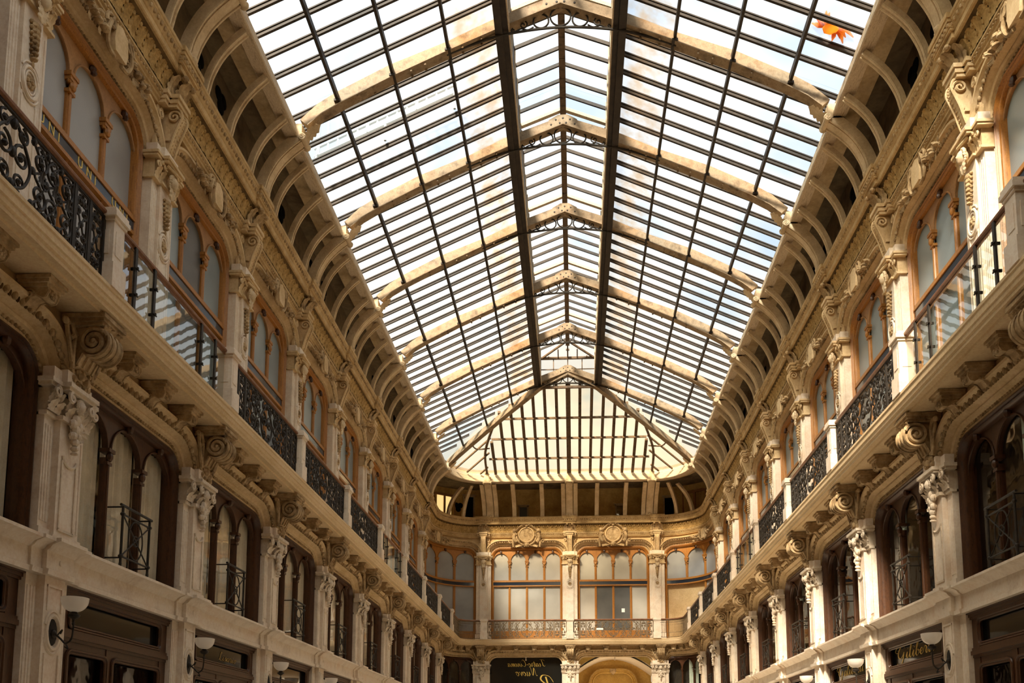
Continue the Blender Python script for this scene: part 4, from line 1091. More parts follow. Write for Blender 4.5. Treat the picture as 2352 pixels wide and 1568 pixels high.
for s in ('left', 'right'):
    x0, x1 = -LC / 2 + PO + .12, LC / 2 + (XP - 4.13) - .15
    q = iron_panel(x1 - x0, 'iron_bronze', True); m = (x0 + x1) / 2
    if s == 'left': m = -m
    q = [(a[0], MB().merge(a[1], lambda x, y, z: (x + m, y, z)), *a[2:]) for a in q]
    t = Tpl('iron_balustrade', (m, YR, Z_DECK), q, CORN[s], [c + .01 for c in CUTS])
    t.put(t.wbase, 0, f"curved iron bar panel closing the balcony in the {s} corner", 'balustrade', 'corner balustrades')

# ------------------------------------------------------------------ cove ribs of the attic
def rib_tpl(name, reach, wid, main, back=.0, finial=False):
    """curved rib from the cornice up and forward to the gutter; reach = how far forward it leans"""
    F = [(0, 11.80), (.03, 11.95), (.10, 12.2), (.27, 12.52), (.50, 12.78), (.74, 12.98)]
    d_ = .19 if main else .10
    B = [(a - d_ * p, b + d_ * q) for (a, b), (p, q) in zip(reversed(F), ((.64, .76), (.67, .74), (.76, .64), (.9, .4), (.97, .2), (1, 0)))]
    k = reach / .70; y0 = .34 - back
    f = smooth_line([(a * k, b, 0) for a, b in F], 4); b = smooth_line([(a * k, b, 0) for a, b in B], 4)
    out = [(p[0] + y0, p[1]) for p in f] + [(p[0] + y0, p[1]) for p in b]; h = wid / 2
    m = MB().prism(out, -h, h, lambda u, v, w: (w, u, v)); parts = [('', m, 'cove_rib')]
    for s in (-1, 1): m.tube([(s * (h - .02), p[0] + y0 + .012, p[1]) for p in f], .022, 5)
    if main:
        m.prism([(p[0] + y0 - .02 + .05, p[1]) for p in f] + [(p[0] + y0 - .06, p[1]) for p in reversed(f)], -h * .55, h * .55, lambda u, v, w: (w, u, v))
        yk = y0 + .80 * k
        kn = MB().lathe([(.075, -.20), (.085, -.17), (.06, -.14), (.06, .14), (.085, .17), (.075, .20)], (0, yk, 13.02), 14, lambda x, y, z: (z, x, y))
        for s in (-1, 1): kn.tube(spiral((yk, 13.02), .06, .01, 0, 1.5, lambda p, q: (s * .2, p, q), 16), .012, 5)
        m.box(-h, h, yk - .32, yk - .02, 13.02, 13.34)
        lv = MB().merge(leaf(.34, .60, .0, 5), lambda u, v, w: (u, yk - .04 + w * .72, 13.05 + w * .66 + v * .3)) if not finial else MB().merge(leaf(.28, .62, .05, 4), lambda u, v, w: (u, yk + .06 + v, 13.0 + w))
        bo = MB().ell((0, y0 + .03, 11.86), (.09, .09, .07), 8, 6).box(-h - .02, h + .02, y0 - .26, y0 + .05, 11.80, 11.92)
        parts += [('knob_scroll', kn, 'cove_rib'), ('leaf_spur', lv, 'cove_rib'), ('foot', bo, 'cove_rib')]
    return Tpl(name, (0, .34, 11.82), parts)
t_mr = rib_tpl('cove_rib', .72, .30, True); t_sr = rib_tpl('thin_cove_rib', .66, .13, False, .04)
for s in ('left', 'right'):
    for n in range(NS, 8):
        if infront(s, yn(n), .3, .5, 11.8, 13.2): place(t_mr, s, yn(n), f"broad curved cove rib with knob scroll, {s} side, {ORD[8 - n]} from the end", 'rib', f'broad cove ribs on the {s} side')
        if n < 7:
            for i, k in enumerate((.2, .5, .8)):
                if infront(s, yn(n) + k * BAY, .2, .5, 11.8, 13.2): place(t_sr, s, yn(n) + k * BAY, f"{POSN[i]} thin cove rib of three over the upper window, {s} wall, {ORD[7 - n]} from the end", 'rib', f'thin cove ribs on the {s} side')
t_me = rib_tpl('attic_post', 1.50, .34, True, finial=True); t_se = rib_tpl('thin_attic_post', 1.48, .20, False, .03)
for x, lab in ((-3.95, 'left'), (0, 'middle'), (3.95, 'right')):
    place(t_me, 'end', x, f"broad attic post with leaf finial over the end wall, the {lab} one of three", 'post', 'broad attic posts')
    for d, w in ((-.30, 'left'), (.30, 'right')): place(t_se, 'end', x + d, f"slim attic post close to the {w} side of the {lab} broad attic post", 'post', 'slim attic posts')
for x, lab in ((-2.75, 'first'), (-1.35, 'second'), (1.35, 'third'), (2.75, 'fourth')): place(t_se, 'end', x, f"free slim attic post over the end cornice, {lab} of four from the left", 'post', 'slim attic posts')
for s in ('left', 'right'):
    for i, (k, reach) in enumerate(((.62, .95), (.80, 1.35))):
        t = rib_tpl('thin_cove_rib', reach, .15, False, .04); a, rz = corner_spot(s, (k * LC) if s == 'right' else (1 - k) * LC)
        t.put(a + Matrix.Rotation(rz, 3, 'Z') @ t.base, rz, f"thin curved rib of the attic in the {s} corner, {'nearer the side wall' if i == 0 else 'nearer the end wall'}", 'rib', 'corner ribs')
# ------------------------------------------------------------------ glazed roof (world coordinates, heights + EYE)
E_ = EYE
def W(mb): mb.v = [(x, y, z + E_) for x, y, z in mb.v]; return mb
def put_world(name, base, parts, label, cat, group=None):
    t = Tpl(name, (base[0], base[1], base[2] + E_), [(p[0], W(p[1]), p[2], [(q[0], W(q[1]), q[2]) for q in (p[3] if len(p) > 3 else [])]) for p in parts])
    return t.put(t.wbase, 0, label, cat, group)
RT = [(0, 16.20), (1.36, 15.70), (2.40, 15.20), (3.66, 14.70), (4.79, 14.12), (5.20, 13.86), (5.58, 13.50)]
RU_ = [(5.40, 13.34), (5.12, 13.58), (4.65, 13.86), (3.60, 14.40), (2.40, 14.95), (1.20, 15.47), (0, 15.95)]
GLZ = lambda x: 16.37 - .455 * abs(x)
def truss_parts(y):
    P = []
    for s in (-1, 1):
        r = MB().prism([(s * a, b) for a, b in RT + RU_], y - .07, y + .07, lambda u, v, w: (u, w, v))
        r.prism([(s * a, b + .012) for a, b in RU_] + [(s * a, b - .012) for a, b in reversed(RU_)], y - .12, y + .12, lambda u, v, w: (u, w, v))
        bo = MB()
        for k, x in enumerate((1.7, 2.1, 2.9, 3.2, 4.0, 4.35)):
            z = GLZ(x) - .38
            for sd in (-1, 1): bo.ell((s * x, y + sd * .075, z), (.03, .015, .03), 7, 4)
        r.merge(bo); P.append(('rafter', r, 'truss_paint'))
    pl = MB().prism([(-.42, 15.80), (-.36, 16.08), (-.12, 16.22), (.12, 16.22), (.36, 16.08), (.42, 15.80), (.1, 15.92), (-.1, 15.92)], y - .09, y + .09, lambda u, v, w: (u, w, v))
    rv = MB()
    for x, z in ((-.3, 15.95), (-.18, 16.08), (.3, 15.95), (.18, 16.08), (0, 16.12), (-.08, 15.99), (.08, 15.99)):
        for sd in (-1, 1): rv.ell((x, y + sd * .09, z), (.028, .015, .028), 7, 4)
    P.append(('apex_plate', pl, 'truss_paint', [('rivet', rv, 'bar_iron')]))
    ta = smooth_line([(-2.45, y, 14.93), (-1.84, y, 15.17), (-1.1, y, 15.37), (0, y, 15.47), (1.1, y, 15.37), (1.84, y, 15.17), (2.45, y, 14.93)], 5)
    P.append(('tie_arch', MB().tube(ta, .028, 6), 'iron'))
    rg = MB()
    for x, z, r in ((0, 15.72, .22), (-.42, 15.63, .165), (.42, 15.63, .165)):
        rg.tube([(x + r * math.cos(2 * PI * k / 24), y, z + r * math.sin(2 * PI * k / 24)) for k in range(24)], .02, 5, True)
    for s in (-1, 1):
        rg.tube(spiral((s * .80, 15.56), .10, .015, PI / 2 if s > 0 else PI / 2, 1.3 * s, lambda p, q: (p, y, q), 20), .016, 5)
        rg.tube(spiral((s * 1.02, 15.44), .05, .01, PI / 2, -1.3 * s, lambda p, q: (p, y, q), 16), .014, 5)
        rg.tube(smooth_line([(s * .58, y, 15.5), (s * .70, y, 15.44), (s * .85, y, 15.47), (s * 1.0, y, 15.40), (s * 1.2, y, 15.36)]), .016, 5)
    P.append(('ring_scrollwork', rg, 'iron'))
    return P
RIB = list(range(-1, 7))
for n in RIB:
    if n == -1: continue
    y = yn(n)
    put_world('roof_truss', (0, y, 13.3), truss_parts(y), f"beige iron roof truss with ring scrollwork, {ORD[7 - n]} from the end", 'truss', 'iron roof trusses')
# hip geometry at the far end
LE = 35.05                                                    # where the lantern stops
def hip(k, s, dz=0): return Vector((s * (5.5 - 4.3 * k), 38.57 - 3.5 * k, 13.50 + 1.98 * k + dz))
def hip_glass(k, s): return Vector((s * (5.62 - 4.4 * k), 38.62 - 3.6 * k, 13.82 + 1.98 * k))
KJ = .52
for s, w in ((-1, 'left'), (1, 'right')):
    pr = [(-.07, -.22), (.07, -.22), (.12, -.235), (.12, -.21), (.07, -.2), (.07, .05), (-.07, .05), (-.07, -.2), (-.12, -.21), (-.12, -.235)]
    pts = [hip(-.02, s) + Vector((0, 0, -.05))] + [hip(k / 10, s, .06 * math.sin(PI * k / 10)) for k in range(1, 11)] + [Vector((0, LE - .1, 16.02))]
    fr = []
    for i, p in enumerate(pts):
        d = (pts[min(i + 1, len(pts) - 1)] - pts[max(i - 1, 0)]); u = Vector((d.y, -d.x, 0)).normalized(); fr.append((p, u, Vector((0, 0, 1))))
    put_world('hip_rafter', tuple(pts[0]), [('', MB().sweep(pr, fr), 'truss_paint')], f"weathered hip rafter rising from the {w} corner to the lantern end", 'rafter', 'hip rafters')
    J = hip(KJ, s, -.05); f0 = Vector((s * 3.95, 40.55, 13.45))
    q = smooth_line([tuple(f0), tuple(f0.lerp(J, .45) + Vector((s * .25, .25, .12))), tuple(J)], 7)
    put_world('corner_rafter', tuple(f0), [('', MB().tube(q, .06, 6), 'rusty_beam')], f"dark curved corner rafter of the {w} roof corner", 'rafter', 'corner rafters')
    for x, lab in ((2.41, 'upper'), (3.60, 'middle'), (4.78, 'lower')):
        k = (5.5 - x) / 4.3; y1 = 38.57 - 3.5 * k; z = GLZ(x) - .17
        b = MB().box(s * x - .025, s * x + .025, yn(-1), y1, z - .11, z + .03).box(s * x - .03, s * x + .03, yn(-1), y1, z - .12, z - .10)
        cl_ = MB()
        cls_ = [('cleat_plate', MB().box(s * x - .06, s * x + .06, yn(n) - .14, yn(n) + .14, z - .17, z - .12), 'bar_iron') for n in RIB if n >= 0 and yn(n) < y1]
        put_world('purlin', (s * x, yn(-1), z - .12), [('', b, 'bar_iron')] + cls_, f"thin dark {lab} purlin running along the {w} roof slope", 'purlin', f'purlins of the {w} slope')
    b = MB().box(s * 1.12, s * 1.24, yn(-1), LE, 15.42, 16.64).box(s * 1.24, s * 1.40, yn(-1), LE, 15.34, 15.86)
    pn = MB()
    for i in range(int((LE - yn(-1)) / .9)): pn.box(s * 1.095, s * 1.125, yn(-1) + .9 * i, yn(-1) + .9 * i + .08, 15.5, 16.6)
    pn.box(s * 1.09, s * 1.125, yn(-1), LE, 15.42, 15.56)
    put_world('lantern_beam', (s * 1.2, yn(-1), 15.36), [('beam', b, 'bar_iron'), ('inner_boarding', pn, 'peeling_wood')], f"dark stained beam along the {w} side of the ridge lantern", 'beam', 'lantern beams')
# side slopes, one glazed panel per bay
def slope_panel(n, s):
    y0, y1 = yn(n), yn(n + 1); xa, xb = 1.30, 5.98; P = []
    last = n == 6
    hy = lambda x: 38.62 - 3.6 * max(0, (5.62 - x)) / 4.4
    def quad(za):
        if not last: return [(s * xa, y0, GLZ(xa) + za), (s * xb, y0, GLZ(xb) + za), (s * xb, y1, GLZ(xb) + za), (s * xa, y1, GLZ(xa) + za)]
        return [(s * xa, y0, GLZ(xa) + za), (s * xb, y0, GLZ(xb) + za), (s * xb, hy(xb), GLZ(xb) + za), (s * xa, max(hy(xa), y0 + .02), GLZ(xa) + za)]
    a, b = quad(0), quad(.012)
    g = MB().add(a + b, [(0, 1, 2, 3), (7, 6, 5, 4), (0, 4, 5, 1), (1, 5, 6, 2), (2, 6, 7, 3), (3, 7, 4, 0)])
    P.append(('glazing', g, 'skylight_glass'))
    m = 7
    for i in range(0 if n > -1 else 1, m):
        y = y0 + BAY * i / m + (.13 if i == 0 else 0)
        x0 = xa
        if last:
            x0 = max(xa, 5.62 - (38.62 - y) * 4.4 / 3.6 + .16)
            if x0 > xb - .12: continue
        t = .055; h = .10; bar = MB()
        bar.prism([(s * x0, GLZ(x0) - h), (s * xb, GLZ(xb) - h), (s * xb, GLZ(xb) - .002), (s * x0, GLZ(x0) - .002)], y - t / 2, y + t / 2, lambda u, v, w: (u, w, v))
        bar.prism([(s * x0, GLZ(x0) - .03), (s * xb, GLZ(xb) - .03), (s * xb, GLZ(xb) - .002), (s * x0, GLZ(x0) - .002)], y - .045, y + .045, lambda u, v, w: (u, w, v))
        P.append(('glazing_bar', bar, 'bar_iron'))
    return P
for n in range(-1, 7):
    for s, w in ((-1, 'left'), (1, 'right')):
        put_world('roof_skylight', (s * 5.7, yn(n), 13.5), slope_panel(n, s), f"glazed panel of the {w} roof slope, {ORD[7 - n]} from the end", 'skylight', f'glazed panels of the {w} slope')
# a clump of dead leaves lying on the right slope
def on_slope(u, v, s):
    d = ax + cr * ((u - CX) / F_PX) - cu * ((v - CY) / F_PX); a = 16.37 + EYE
    k = (a - .455 * CAMP.x * s - CAMP.z) / (d.z + .455 * d.x * s); return CAMP + d * k
pc = on_slope(1912, 68, 1); dl = MB(); rr = random.Random(11)
for k in range(16):
    an = rr.uniform(0, 2 * PI); L = rr.uniform(.08, .3); ex_, ey_ = pc.x + .12 * math.cos(an), pc.y + .1 * math.sin(an)
    zz = lambda x: GLZ(x) + .02
    q = [(ex_, ey_, zz(ex_) + .03), (ex_ + L * .5 * math.cos(an), ey_ + L * .5 * math.sin(an), zz(ex_ + L * .5 * math.cos(an)) + .05), (ex_ + L * math.cos(an + .3), ey_ + L * math.sin(an + .3), zz(ex_ + L * math.cos(an + .3)) + .02)]
    dl.tube(q, .035, 5, False, [.6, 1.2, .3])
dl.ell((pc.x, pc.y, GLZ(pc.x) + .04), (.2, .16, .05), 8, 5)
put_world('dead_leaf_clump', (pc.x, pc.y, GLZ(pc.x)), [('', dl, 'dead_leaf')], 'clump of dead orange leaves lying on the glass of the right roof slope', 'leaves')
# railing of the walkway outside, seen through the left slope
wr = MB(); wb = MB(); yw = 18.9
def rail_z(x, h): return GLZ(x) + h
for h in (.42, .62, 1.30): wr.tube([(-5.9, yw, rail_z(-5.9, h)), (-2.5, yw, rail_z(-2.5, h))], .03, 5)
for i in range(15):
    x = -5.8 + .235 * i; wb.tube([(x, yw, rail_z(x, .42)), (x, yw, rail_z(x, 1.30))], .028 if i % 5 else .045, 5)
for x in (-5.85, -4.2, -2.55): wb.tube([(x, yw, rail_z(x, .012)), (x, yw, rail_z(x, .45))], .035, 5)
put_world('walkway_railing', (-4.2, yw, GLZ(-4.2)), [('rails', wr, 'rail_paint'), ('balusters', wb, 'rail_paint')], 'pale railing of a roof walkway seen through the glass of the left slope', 'railing')
# ridge lantern
LZ = lambda x: 17.10 - .40 * abs(x)
for n in range(-1, 6):
    for s, w in ((-1, 'left'), (1, 'right')):
        y0, y1 = yn(n), (yn(n + 1) if n < 5 else LE - 1.1)
        if n == 5: y1 = yn(6) - .6
        P = []; a = [(0, y0, LZ(0)), (s * 1.2, y0, LZ(1.2)), (s * 1.2, y1, LZ(1.2)), (0, y1, LZ(0))]
        g = MB().add(a + [(x, y, z + .012) for x, y, z in a], [(0, 1, 2, 3), (7, 6, 5, 4), (0, 4, 5, 1), (1, 5, 6, 2), (2, 6, 7, 3), (3, 7, 4, 0)])
        P.append(('glazing', g, 'skylight_glass'))
        for i in range(7):
            y = y0 + BAY * i / 7 + .25
            if y > y1 - .1: continue
            wd = .11 if i == 1 else .045
            bar = MB().prism([(0, LZ(0) - .09), (s * 1.14, LZ(1.14) - .09), (s * 1.14, LZ(1.14) - .002), (0, LZ(0) - .002)], y - wd / 2, y + wd / 2, lambda u, v, w: (u, w, v))
            P.append(('glazing_bar', bar, 'peeling_wood' if i == 1 else 'bar_iron'))
        put_world('lantern_skylight', (s * 1.1, y0, 16.1), P, f"glazed {w} half of the ridge lantern, {ORD[6 - n]} bay from the end", 'skylight', f'{w} lantern panels')
rp = MB().box(-.045, .045, yn(-1), yn(6) - .6, 16.84, 17.06).box(-.08, .08, yn(-1), yn(6) - .6, 16.82, 16.86)
for i in range(40): rp.box(-.07, .07, yn(-1) + .64 * i, yn(-1) + .64 * i + .06, 16.81, 16.88)
put_world('ridge_beam', (0, yn(-1), 16.3), [('', rp, 'rusty_beam')], 'dark ridge beam along the crown of the lantern', 'beam')
# lantern end: small hipped gable with an upright glazed screen
ye = yn(6) - .6
gl = MB().add([(-1.2, LE, 16.62), (1.2, LE, 16.62), (0, ye, LZ(0))], [(0, 1, 2)]); gl.add([(-1.2, LE, 16.63), (1.2, LE, 16.63), (0, ye, LZ(0) + .01)], [(0, 1, 2)])
for s in (-1, 1): gl.add([(0, ye, LZ(0)), (s * 1.2, ye, LZ(1.2)), (s * 1.2, LE, 16.62)], [(0, 1, 2)])
up = MB().box(-1.2, 1.2, LE, LE + .012, 15.3, 16.62)
ba = MB().box(-1.2, 1.2, LE - .04, LE + .04, 16.56, 16.66).box(-1.2, 1.2, LE - .02, LE + .02, 16.10, 16.13).box(-1.2, 1.2, LE - .04, LE + .04, 15.28, 15.38)
for x in (-.6, 0, .6): ba.box(x - .02, x + .02, LE - .02, LE + .02, 15.3, 16.6)
for s in (-1, 1):
    ba.tube([(0, ye, LZ(0) - .05), (s * 1.15, LE, 16.58)], .05, 6)
    for x in (.4, .8): ba.tube([(s * x, ye + (LE - ye) * x / 1.2, LZ(x) - .12 - .1 * x / 1.2), (s * x, LE, 16.58)], .025, 5)
ba.tube([(0, ye, LZ(0) - .05), (0, LE, 16.58)], .03, 5)
put_world('lantern_end_screen', (0, LE, 15.3), [('hipped_glazing', gl, 'skylight_glass'), ('upright_glazing', up, 'skylight_glass'), ('frame', ba, 'rusty_beam')], 'small hipped and glazed gable closing the far end of the lantern', 'skylight')
# the sloping glazed end
YE0, ZE0 = 40.62, 13.52; SE = (15.55 - ZE0) / (YE0 - LE)
EZ = lambda y: ZE0 + (YE0 - y) * SE
def ex(y):                                                    # half width of the end slope at depth y
    jy = hip(KJ, 1).y; jx = hip(KJ, 1).x
    return 3.95 + (jx - 3.95) * (YE0 - y) / (YE0 - jy) if y > jy else jx + (1.2 - jx) * (jy - y) / (jy - LE)
ys = [YE0, (YE0 + hip(KJ, 1).y) / 2, hip(KJ, 1).y, LE]
pts = [(-ex(y), y, EZ(y)) for y in ys] + [(ex(y), y, EZ(y)) for y in reversed(ys)]
g = MB().add(pts + [(x, y, z + .012) for x, y, z in pts], [tuple(range(8)), tuple(range(15, 7, -1))])
P = [('glazing', g, 'skylight_glass_warm')]
for i in range(-7, 8):
    x = i * .505; yt = LE
    while ex(yt) < abs(x) + .03 and yt < YE0: yt += .05
    if yt > YE0 - .3: continue
    wd = .065 if i else .10; h = .10 if i else .16
    bar = MB().prism([(YE0, EZ(YE0) - h), (yt, EZ(yt) - h), (yt, EZ(yt) - .002), (YE0, EZ(YE0) - .002)], x - wd, x + wd, lambda u, v, w: (w, u, v))
    P.append(('glazing_bar', bar, 'rusty_beam'))
for y in (39.45, 38.15, 36.9):
    z = EZ(y) - .13; w = ex(y); P.append(('purlin', MB().box(-w, w, y - .03, y + .03, z - .06, z + .03), 'rusty_beam'))
put_world('roof_skylight', (0, YE0, ZE0), P, 'big sloping glazed panel above the end wall with upright bars', 'skylight')
for s, w in ((-1, 'left'), (1, 'right')):
    rows_b, rows_t = [], []
    J = hip_glass(KJ, s); J.z = EZ(J.y) + .02; f0 = Vector((s * 3.95, YE0, ZE0))
    for i in range(9):
        t = PI / 2 * i / 8
        rows_b.append((s * (GX - GA + (GA + .05) * math.cos(t)), GY + (GB + .02) * math.sin(t), ZE0))
        rows_t.append(tuple(J.lerp(f0, i / 8)))
    g = MB().grid([rows_b, rows_t]); g.grid([[(x, y, z + .012) for x, y, z in rows_b], [(x, y, z + .012) for x, y, z in rows_t]])
    # triangle between hip foot and the junction
    P = [('glazing', g, 'skylight_glass_warm')]
    for i in (1, 3, 5, 7):
        P.append(('glazing_bar', MB().tube([Vector(rows_b[i]) - Vector((0, 0, .05)), Vector(rows_t[i]) - Vector((0, 0, .05))], .045, 4), 'rusty_beam'))
    h0 = hip(.26, s, -.08); h1 = f0.lerp(J, .47) - Vector((0, 0, .1)); hm = (h0 + h1) / 2 + Vector((s * .22, .24, -.06))
    mid = [tuple(h0), tuple(hm), tuple(h1)]
    P.append(('curved_purlin', MB().tube(smooth_line(mid, 7), .035, 5), 'rusty_beam'))
    put_world('roof_skylight', (s * 4.8, 39.8, ZE0), P, f"curved glazed panel in the {w} roof corner beside the end slope", 'skylight', 'corner skylight panels')

# ------------------------------------------------------------------ attic openings
def attic_spot(pxx, z=12.5):
    """place on the attic wall whose centre shows at the given picture column"""
    best = None
    for s in ('left', 'right'):
        for i in range(400):
            q = LC * i / 399; a, rz = corner_spot(s, q); p = a + Matrix.Rotation(rz, 3, 'Z') @ Vector((0, -.93, z))
            d = abs(px(p)[0] - pxx)
            if best is None or d < best[0]: best = (d, a, rz)
    return best[1], best[2]
def attic_window(w, z0, z1, glass, wood, leaves=2):
    f = MB()
    for x0, x1, a, b in ((-w, -w + .07, z0, z1), (w - .07, w, z0, z1), (-w, w, z1 - .08, z1), (-w, w, z0, z0 + .06)): f.box(x0, x1, -.96, -.86, a, b)
    if leaves == 2: f.box(-.05, .05, -.96, -.85, z0, z1)
    f.box(-w - .06, w + .06, -.96, -.90, z1, z1 + .06)
    P = [('frame', f, wood)]
    xs = [(-w + .07, -.05), (.05, w - .07)] if leaves == 2 else [(-w + .07, w - .07)]
    for x0, x1 in xs: P.append(('pane', MB().box(x0, x1, -.94, -.92, z0 + .06, z1 - .08), glass))
    return P
def trefoil(yv=-.95, zv=12.75):
    m = MB()
    for x, z in ((-.11, 0), (.11, 0), (0, -.2)): m.ell((x, yv, zv + z), (.15, .04, .15), 12, 6)
    return [('', m, 'vent_black')]
def put_attic(pxx, name, parts, label, cat, group=None, kind=None):
    a, rz = attic_spot(pxx); t = Tpl(name, (0, -.95, 12.0), parts); t.put(a + Matrix.Rotation(rz, 3, 'Z') @ t.base, rz, label, cat, group, kind)
put_attic(1020, 'attic_window', attic_window(.62, 11.83, 13.22, 'lit_pane', 'wood_pale'), 'warmly lit double window of the attic in the left corner', 'window', None, 'thing')
put_attic(1596, 'attic_window', attic_window(.66, 11.83, 13.22, 'window_glass', 'wood_pale'), 'dark double window of the attic in the right corner', 'window', None, 'thing')
put_attic(1053, 'trefoil_vent', trefoil(), 'black trefoil vent beside the lit attic window', 'vent', 'trefoil vents')
put_attic(1077, 'attic_doorway', attic_window(.30, 11.83, 13.3, 'vent_black', 'attic_soffit', 1), 'narrow black door opening of the attic in the left corner', 'door', 'attic doors', 'thing')
put_attic(1537, 'attic_doorway', attic_window(.30, 11.83, 13.1, 'vent_black', 'attic_soffit', 1), 'narrow black door opening of the attic in the right corner', 'door', 'attic doors', 'thing')
for pxx, w, lab, gm in ((1201, .26, 'left', 'frosted_dark'), (1424, .26, 'right', 'rail_glass')):
    d = Vector((pxx - CX, 0, 0)); X = 0
    for i in range(-500, 500):
        if abs(px((i / 100, YEND + .93, EYE + 12.2))[0] - pxx) < 1.2: X = i / 100
    t = Tpl('attic_doorway', (0, -.95, 11.83), attic_window(w, 11.83, 12.72, gm, 'attic_soffit', 1))
    place(t, 'end', X, f"small attic door behind the posts over the {lab} bay of the end wall", 'door', 'attic doors', 'thing')
t_tv = Tpl('trefoil_vent', (0, -.15, 13.0), trefoil(-.15, 13.08))
for s in ('left', 'right'):
    for n in range(NS, 7):
        for i, k in enumerate((.35, .65)):
            if infront(s, yn(n) + k * BAY, .2, -.15, 12.9, 13.2): place(t_tv, s, yn(n) + k * BAY, f"black trefoil attic vent, {s} side, {'nearer' if i == 0 else 'farther'} of two, bay {ORD[7 - n]} from the end", 'vent', f'trefoil vents on the {s} side')

# ------------------------------------------------------------------ lettering
GLY = {
 'G': (2.0, [[(1.55, 1.75), (1.35, 2.2), (.85, 2.1), (.4, 1.4), (.35, .7), (.7, .22), (1.2, .5), (1.5, 1.1)], [(1.5, 1.1), (1.42, .2), (1.15, -.6), (.6, -.85), (.2, -.5)], [(.42, 1.3), (0, 1.15), (-.35, 1.5), (-.1, 1.95), (.35, 2.0)]]),
 'i': (.62, [[(-.1, .25), (.2, 1), (.15, .3), (.28, .02), (.6, .35)], [(.28, 1.38), (.31, 1.45)]]),
 'l': (.62, [[(-.1, .3), (.35, 1.5), (.42, 2.3), (.25, 2.1), (.12, .5), (.28, .02), (.6, .35)]]),
 'b': (.85, [[(-.1, .3), (.35, 1.5), (.42, 2.3), (.25, 2.1), (.12, .4), (.35, .02), (.65, .4), (.5, .95), (.5, .75), (.9, .7)]]),
 'e': (.72, [[(-.1, .35), (.4, .6), (.38, 1), (.12, .8), (.1, .3), (.32, .02), (.7, .35)]]),
 'r': (.78, [[(-.1, .25), (.12, 1.1), (.45, .9), (.42, .3), (.55, .02), (.78, .3)]]),
 't': (.65, [[(-.1, .3), (.32, 1.7), (.2, .3), (.35, .02), (.65, .35)], [(.0, 1.2), (.6, 1.25)]]),
 'a': (.95, [[(.62, .9), (.35, 1), (.08, .5), (.25, .03), (.52, .45), (.68, 1), (.6, .3), (.72, .02), (.95, .35)]]),
 'o': (.85, [[(.4, 1), (.08, .5), (.32, .02), (.66, .5), (.4, 1), (.85, .85)]]),
 'n': (.98, [[(-.1, .3), (.12, 1), (.1, 0), (.35, .85), (.58, .95), (.55, .25), (.7, .02), (.98, .35)]]),
 'm': (1.4, [[(-.1, .3), (.12, 1), (.1, 0), (.35, .85), (.52, .95), (.5, 0), (.75, .85), (.95, .95), (.92, .25), (1.08, .02), (1.4, .35)]]),
 'u': (.98, [[(-.1, .4), (.1, 1), (.08, .3), (.28, .02), (.55, .4), (.64, 1), (.6, .3), (.72, .02), (.98, .35)]]),
 'v': (.85, [[(-.1, .5), (.08, 1), (.28, .05), (.6, .9), (.85, .85)]]),
 's': (.7, [[(-.1, .2), (.32, 1.1), (.45, .45), (.25, .02), (.0, .15)], [(.35, .1), (.7, .35)]]),
 'd': (.95, [[(.62, .9), (.35, 1), (.08, .5), (.25, .03), (.55, .45), (.85, 2.1), (.65, .3), (.75, .02), (.95, .35)]]),
 'C': (1.35, [[(1.15, 1.75), (.95, 2.2), (.45, 1.8), (.2, .9), (.5, .1), (1.0, .2), (1.35, .5)]]),
 'T': (1.3, [[(-.1, 1.8), (.4, 2.15), (1.4, 2.2)], [(.85, 2.1), (.65, 1), (.55, .3), (.15, .1), (0, .4)]]),
 'N': (1.6, [[(-.1, .2), (.15, .2), (.4, 2.0), (.95, .1), (1.2, 2.0), (1.5, 2.2)]]),
 'R': (1.7, [[(.55, 2.0), (.42, .9), (.2, .0), (-.15, .15)], [(-.3, 1.3), (.1, 2.05), (.9, 2.2), (1.25, 1.7), (.85, 1.2), (.5, 1.1), (.95, .5), (1.35, .0), (1.75, .3)]]),
 'L': (1.3, [[(1.0, 1.9), (.75, 2.2), (.55, 1.6), (.4, .4), (.1, .1), (.45, .15), (.95, .0), (1.3, .35)]]),
 'M': (1.9, [[(-.1, .2), (.2, .3), (.5, 2.1), (.75, .2), (1.2, 2.1), (1.3, .4), (1.5, .02), (1.85, .35)]]),
 '-': (.6, [[(.05, .6), (.5, .62)]]), ' ': (.6, [])}
def script(text, x0, z0, size, slant, fn, pen=.16):
    """pen lettering: thick down-strokes, thin up-strokes; fn(u, v, depth) -> point"""
    mb = MB(); x = 0
    for ch in text:
        adv, strokes = GLY[ch]
        for st in strokes:
            P = [Vector(p) for p in smooth_line([(a, b, 0) for a, b in st], 5)]; rows = []
            for i, p in enumerate(P):
                t = (P[min(i + 1, len(P) - 1)] - P[max(i - 1, 0)]).normalized()
                w = pen * (.30 + .70 * max(0, -t.y) ** .8) if len(st) > 2 else pen
                nrm = Vector((-t.y, t.x, 0)) * w * .5; row = []
                for q, dd in ((p + nrm, 0), (p - nrm, 0), (p - nrm, 1), (p + nrm, 1)):
                    u = x0 + size * (x + q.x + slant * q.y); v = z0 + size * q.y; row.append(fn(u, v, dd * .006))
                rows.append(row)
            mb.grid(rows, False, True)
        x += adv
    return mb, x * size
def text_width(t): return sum(GLY[c][0] for c in t)
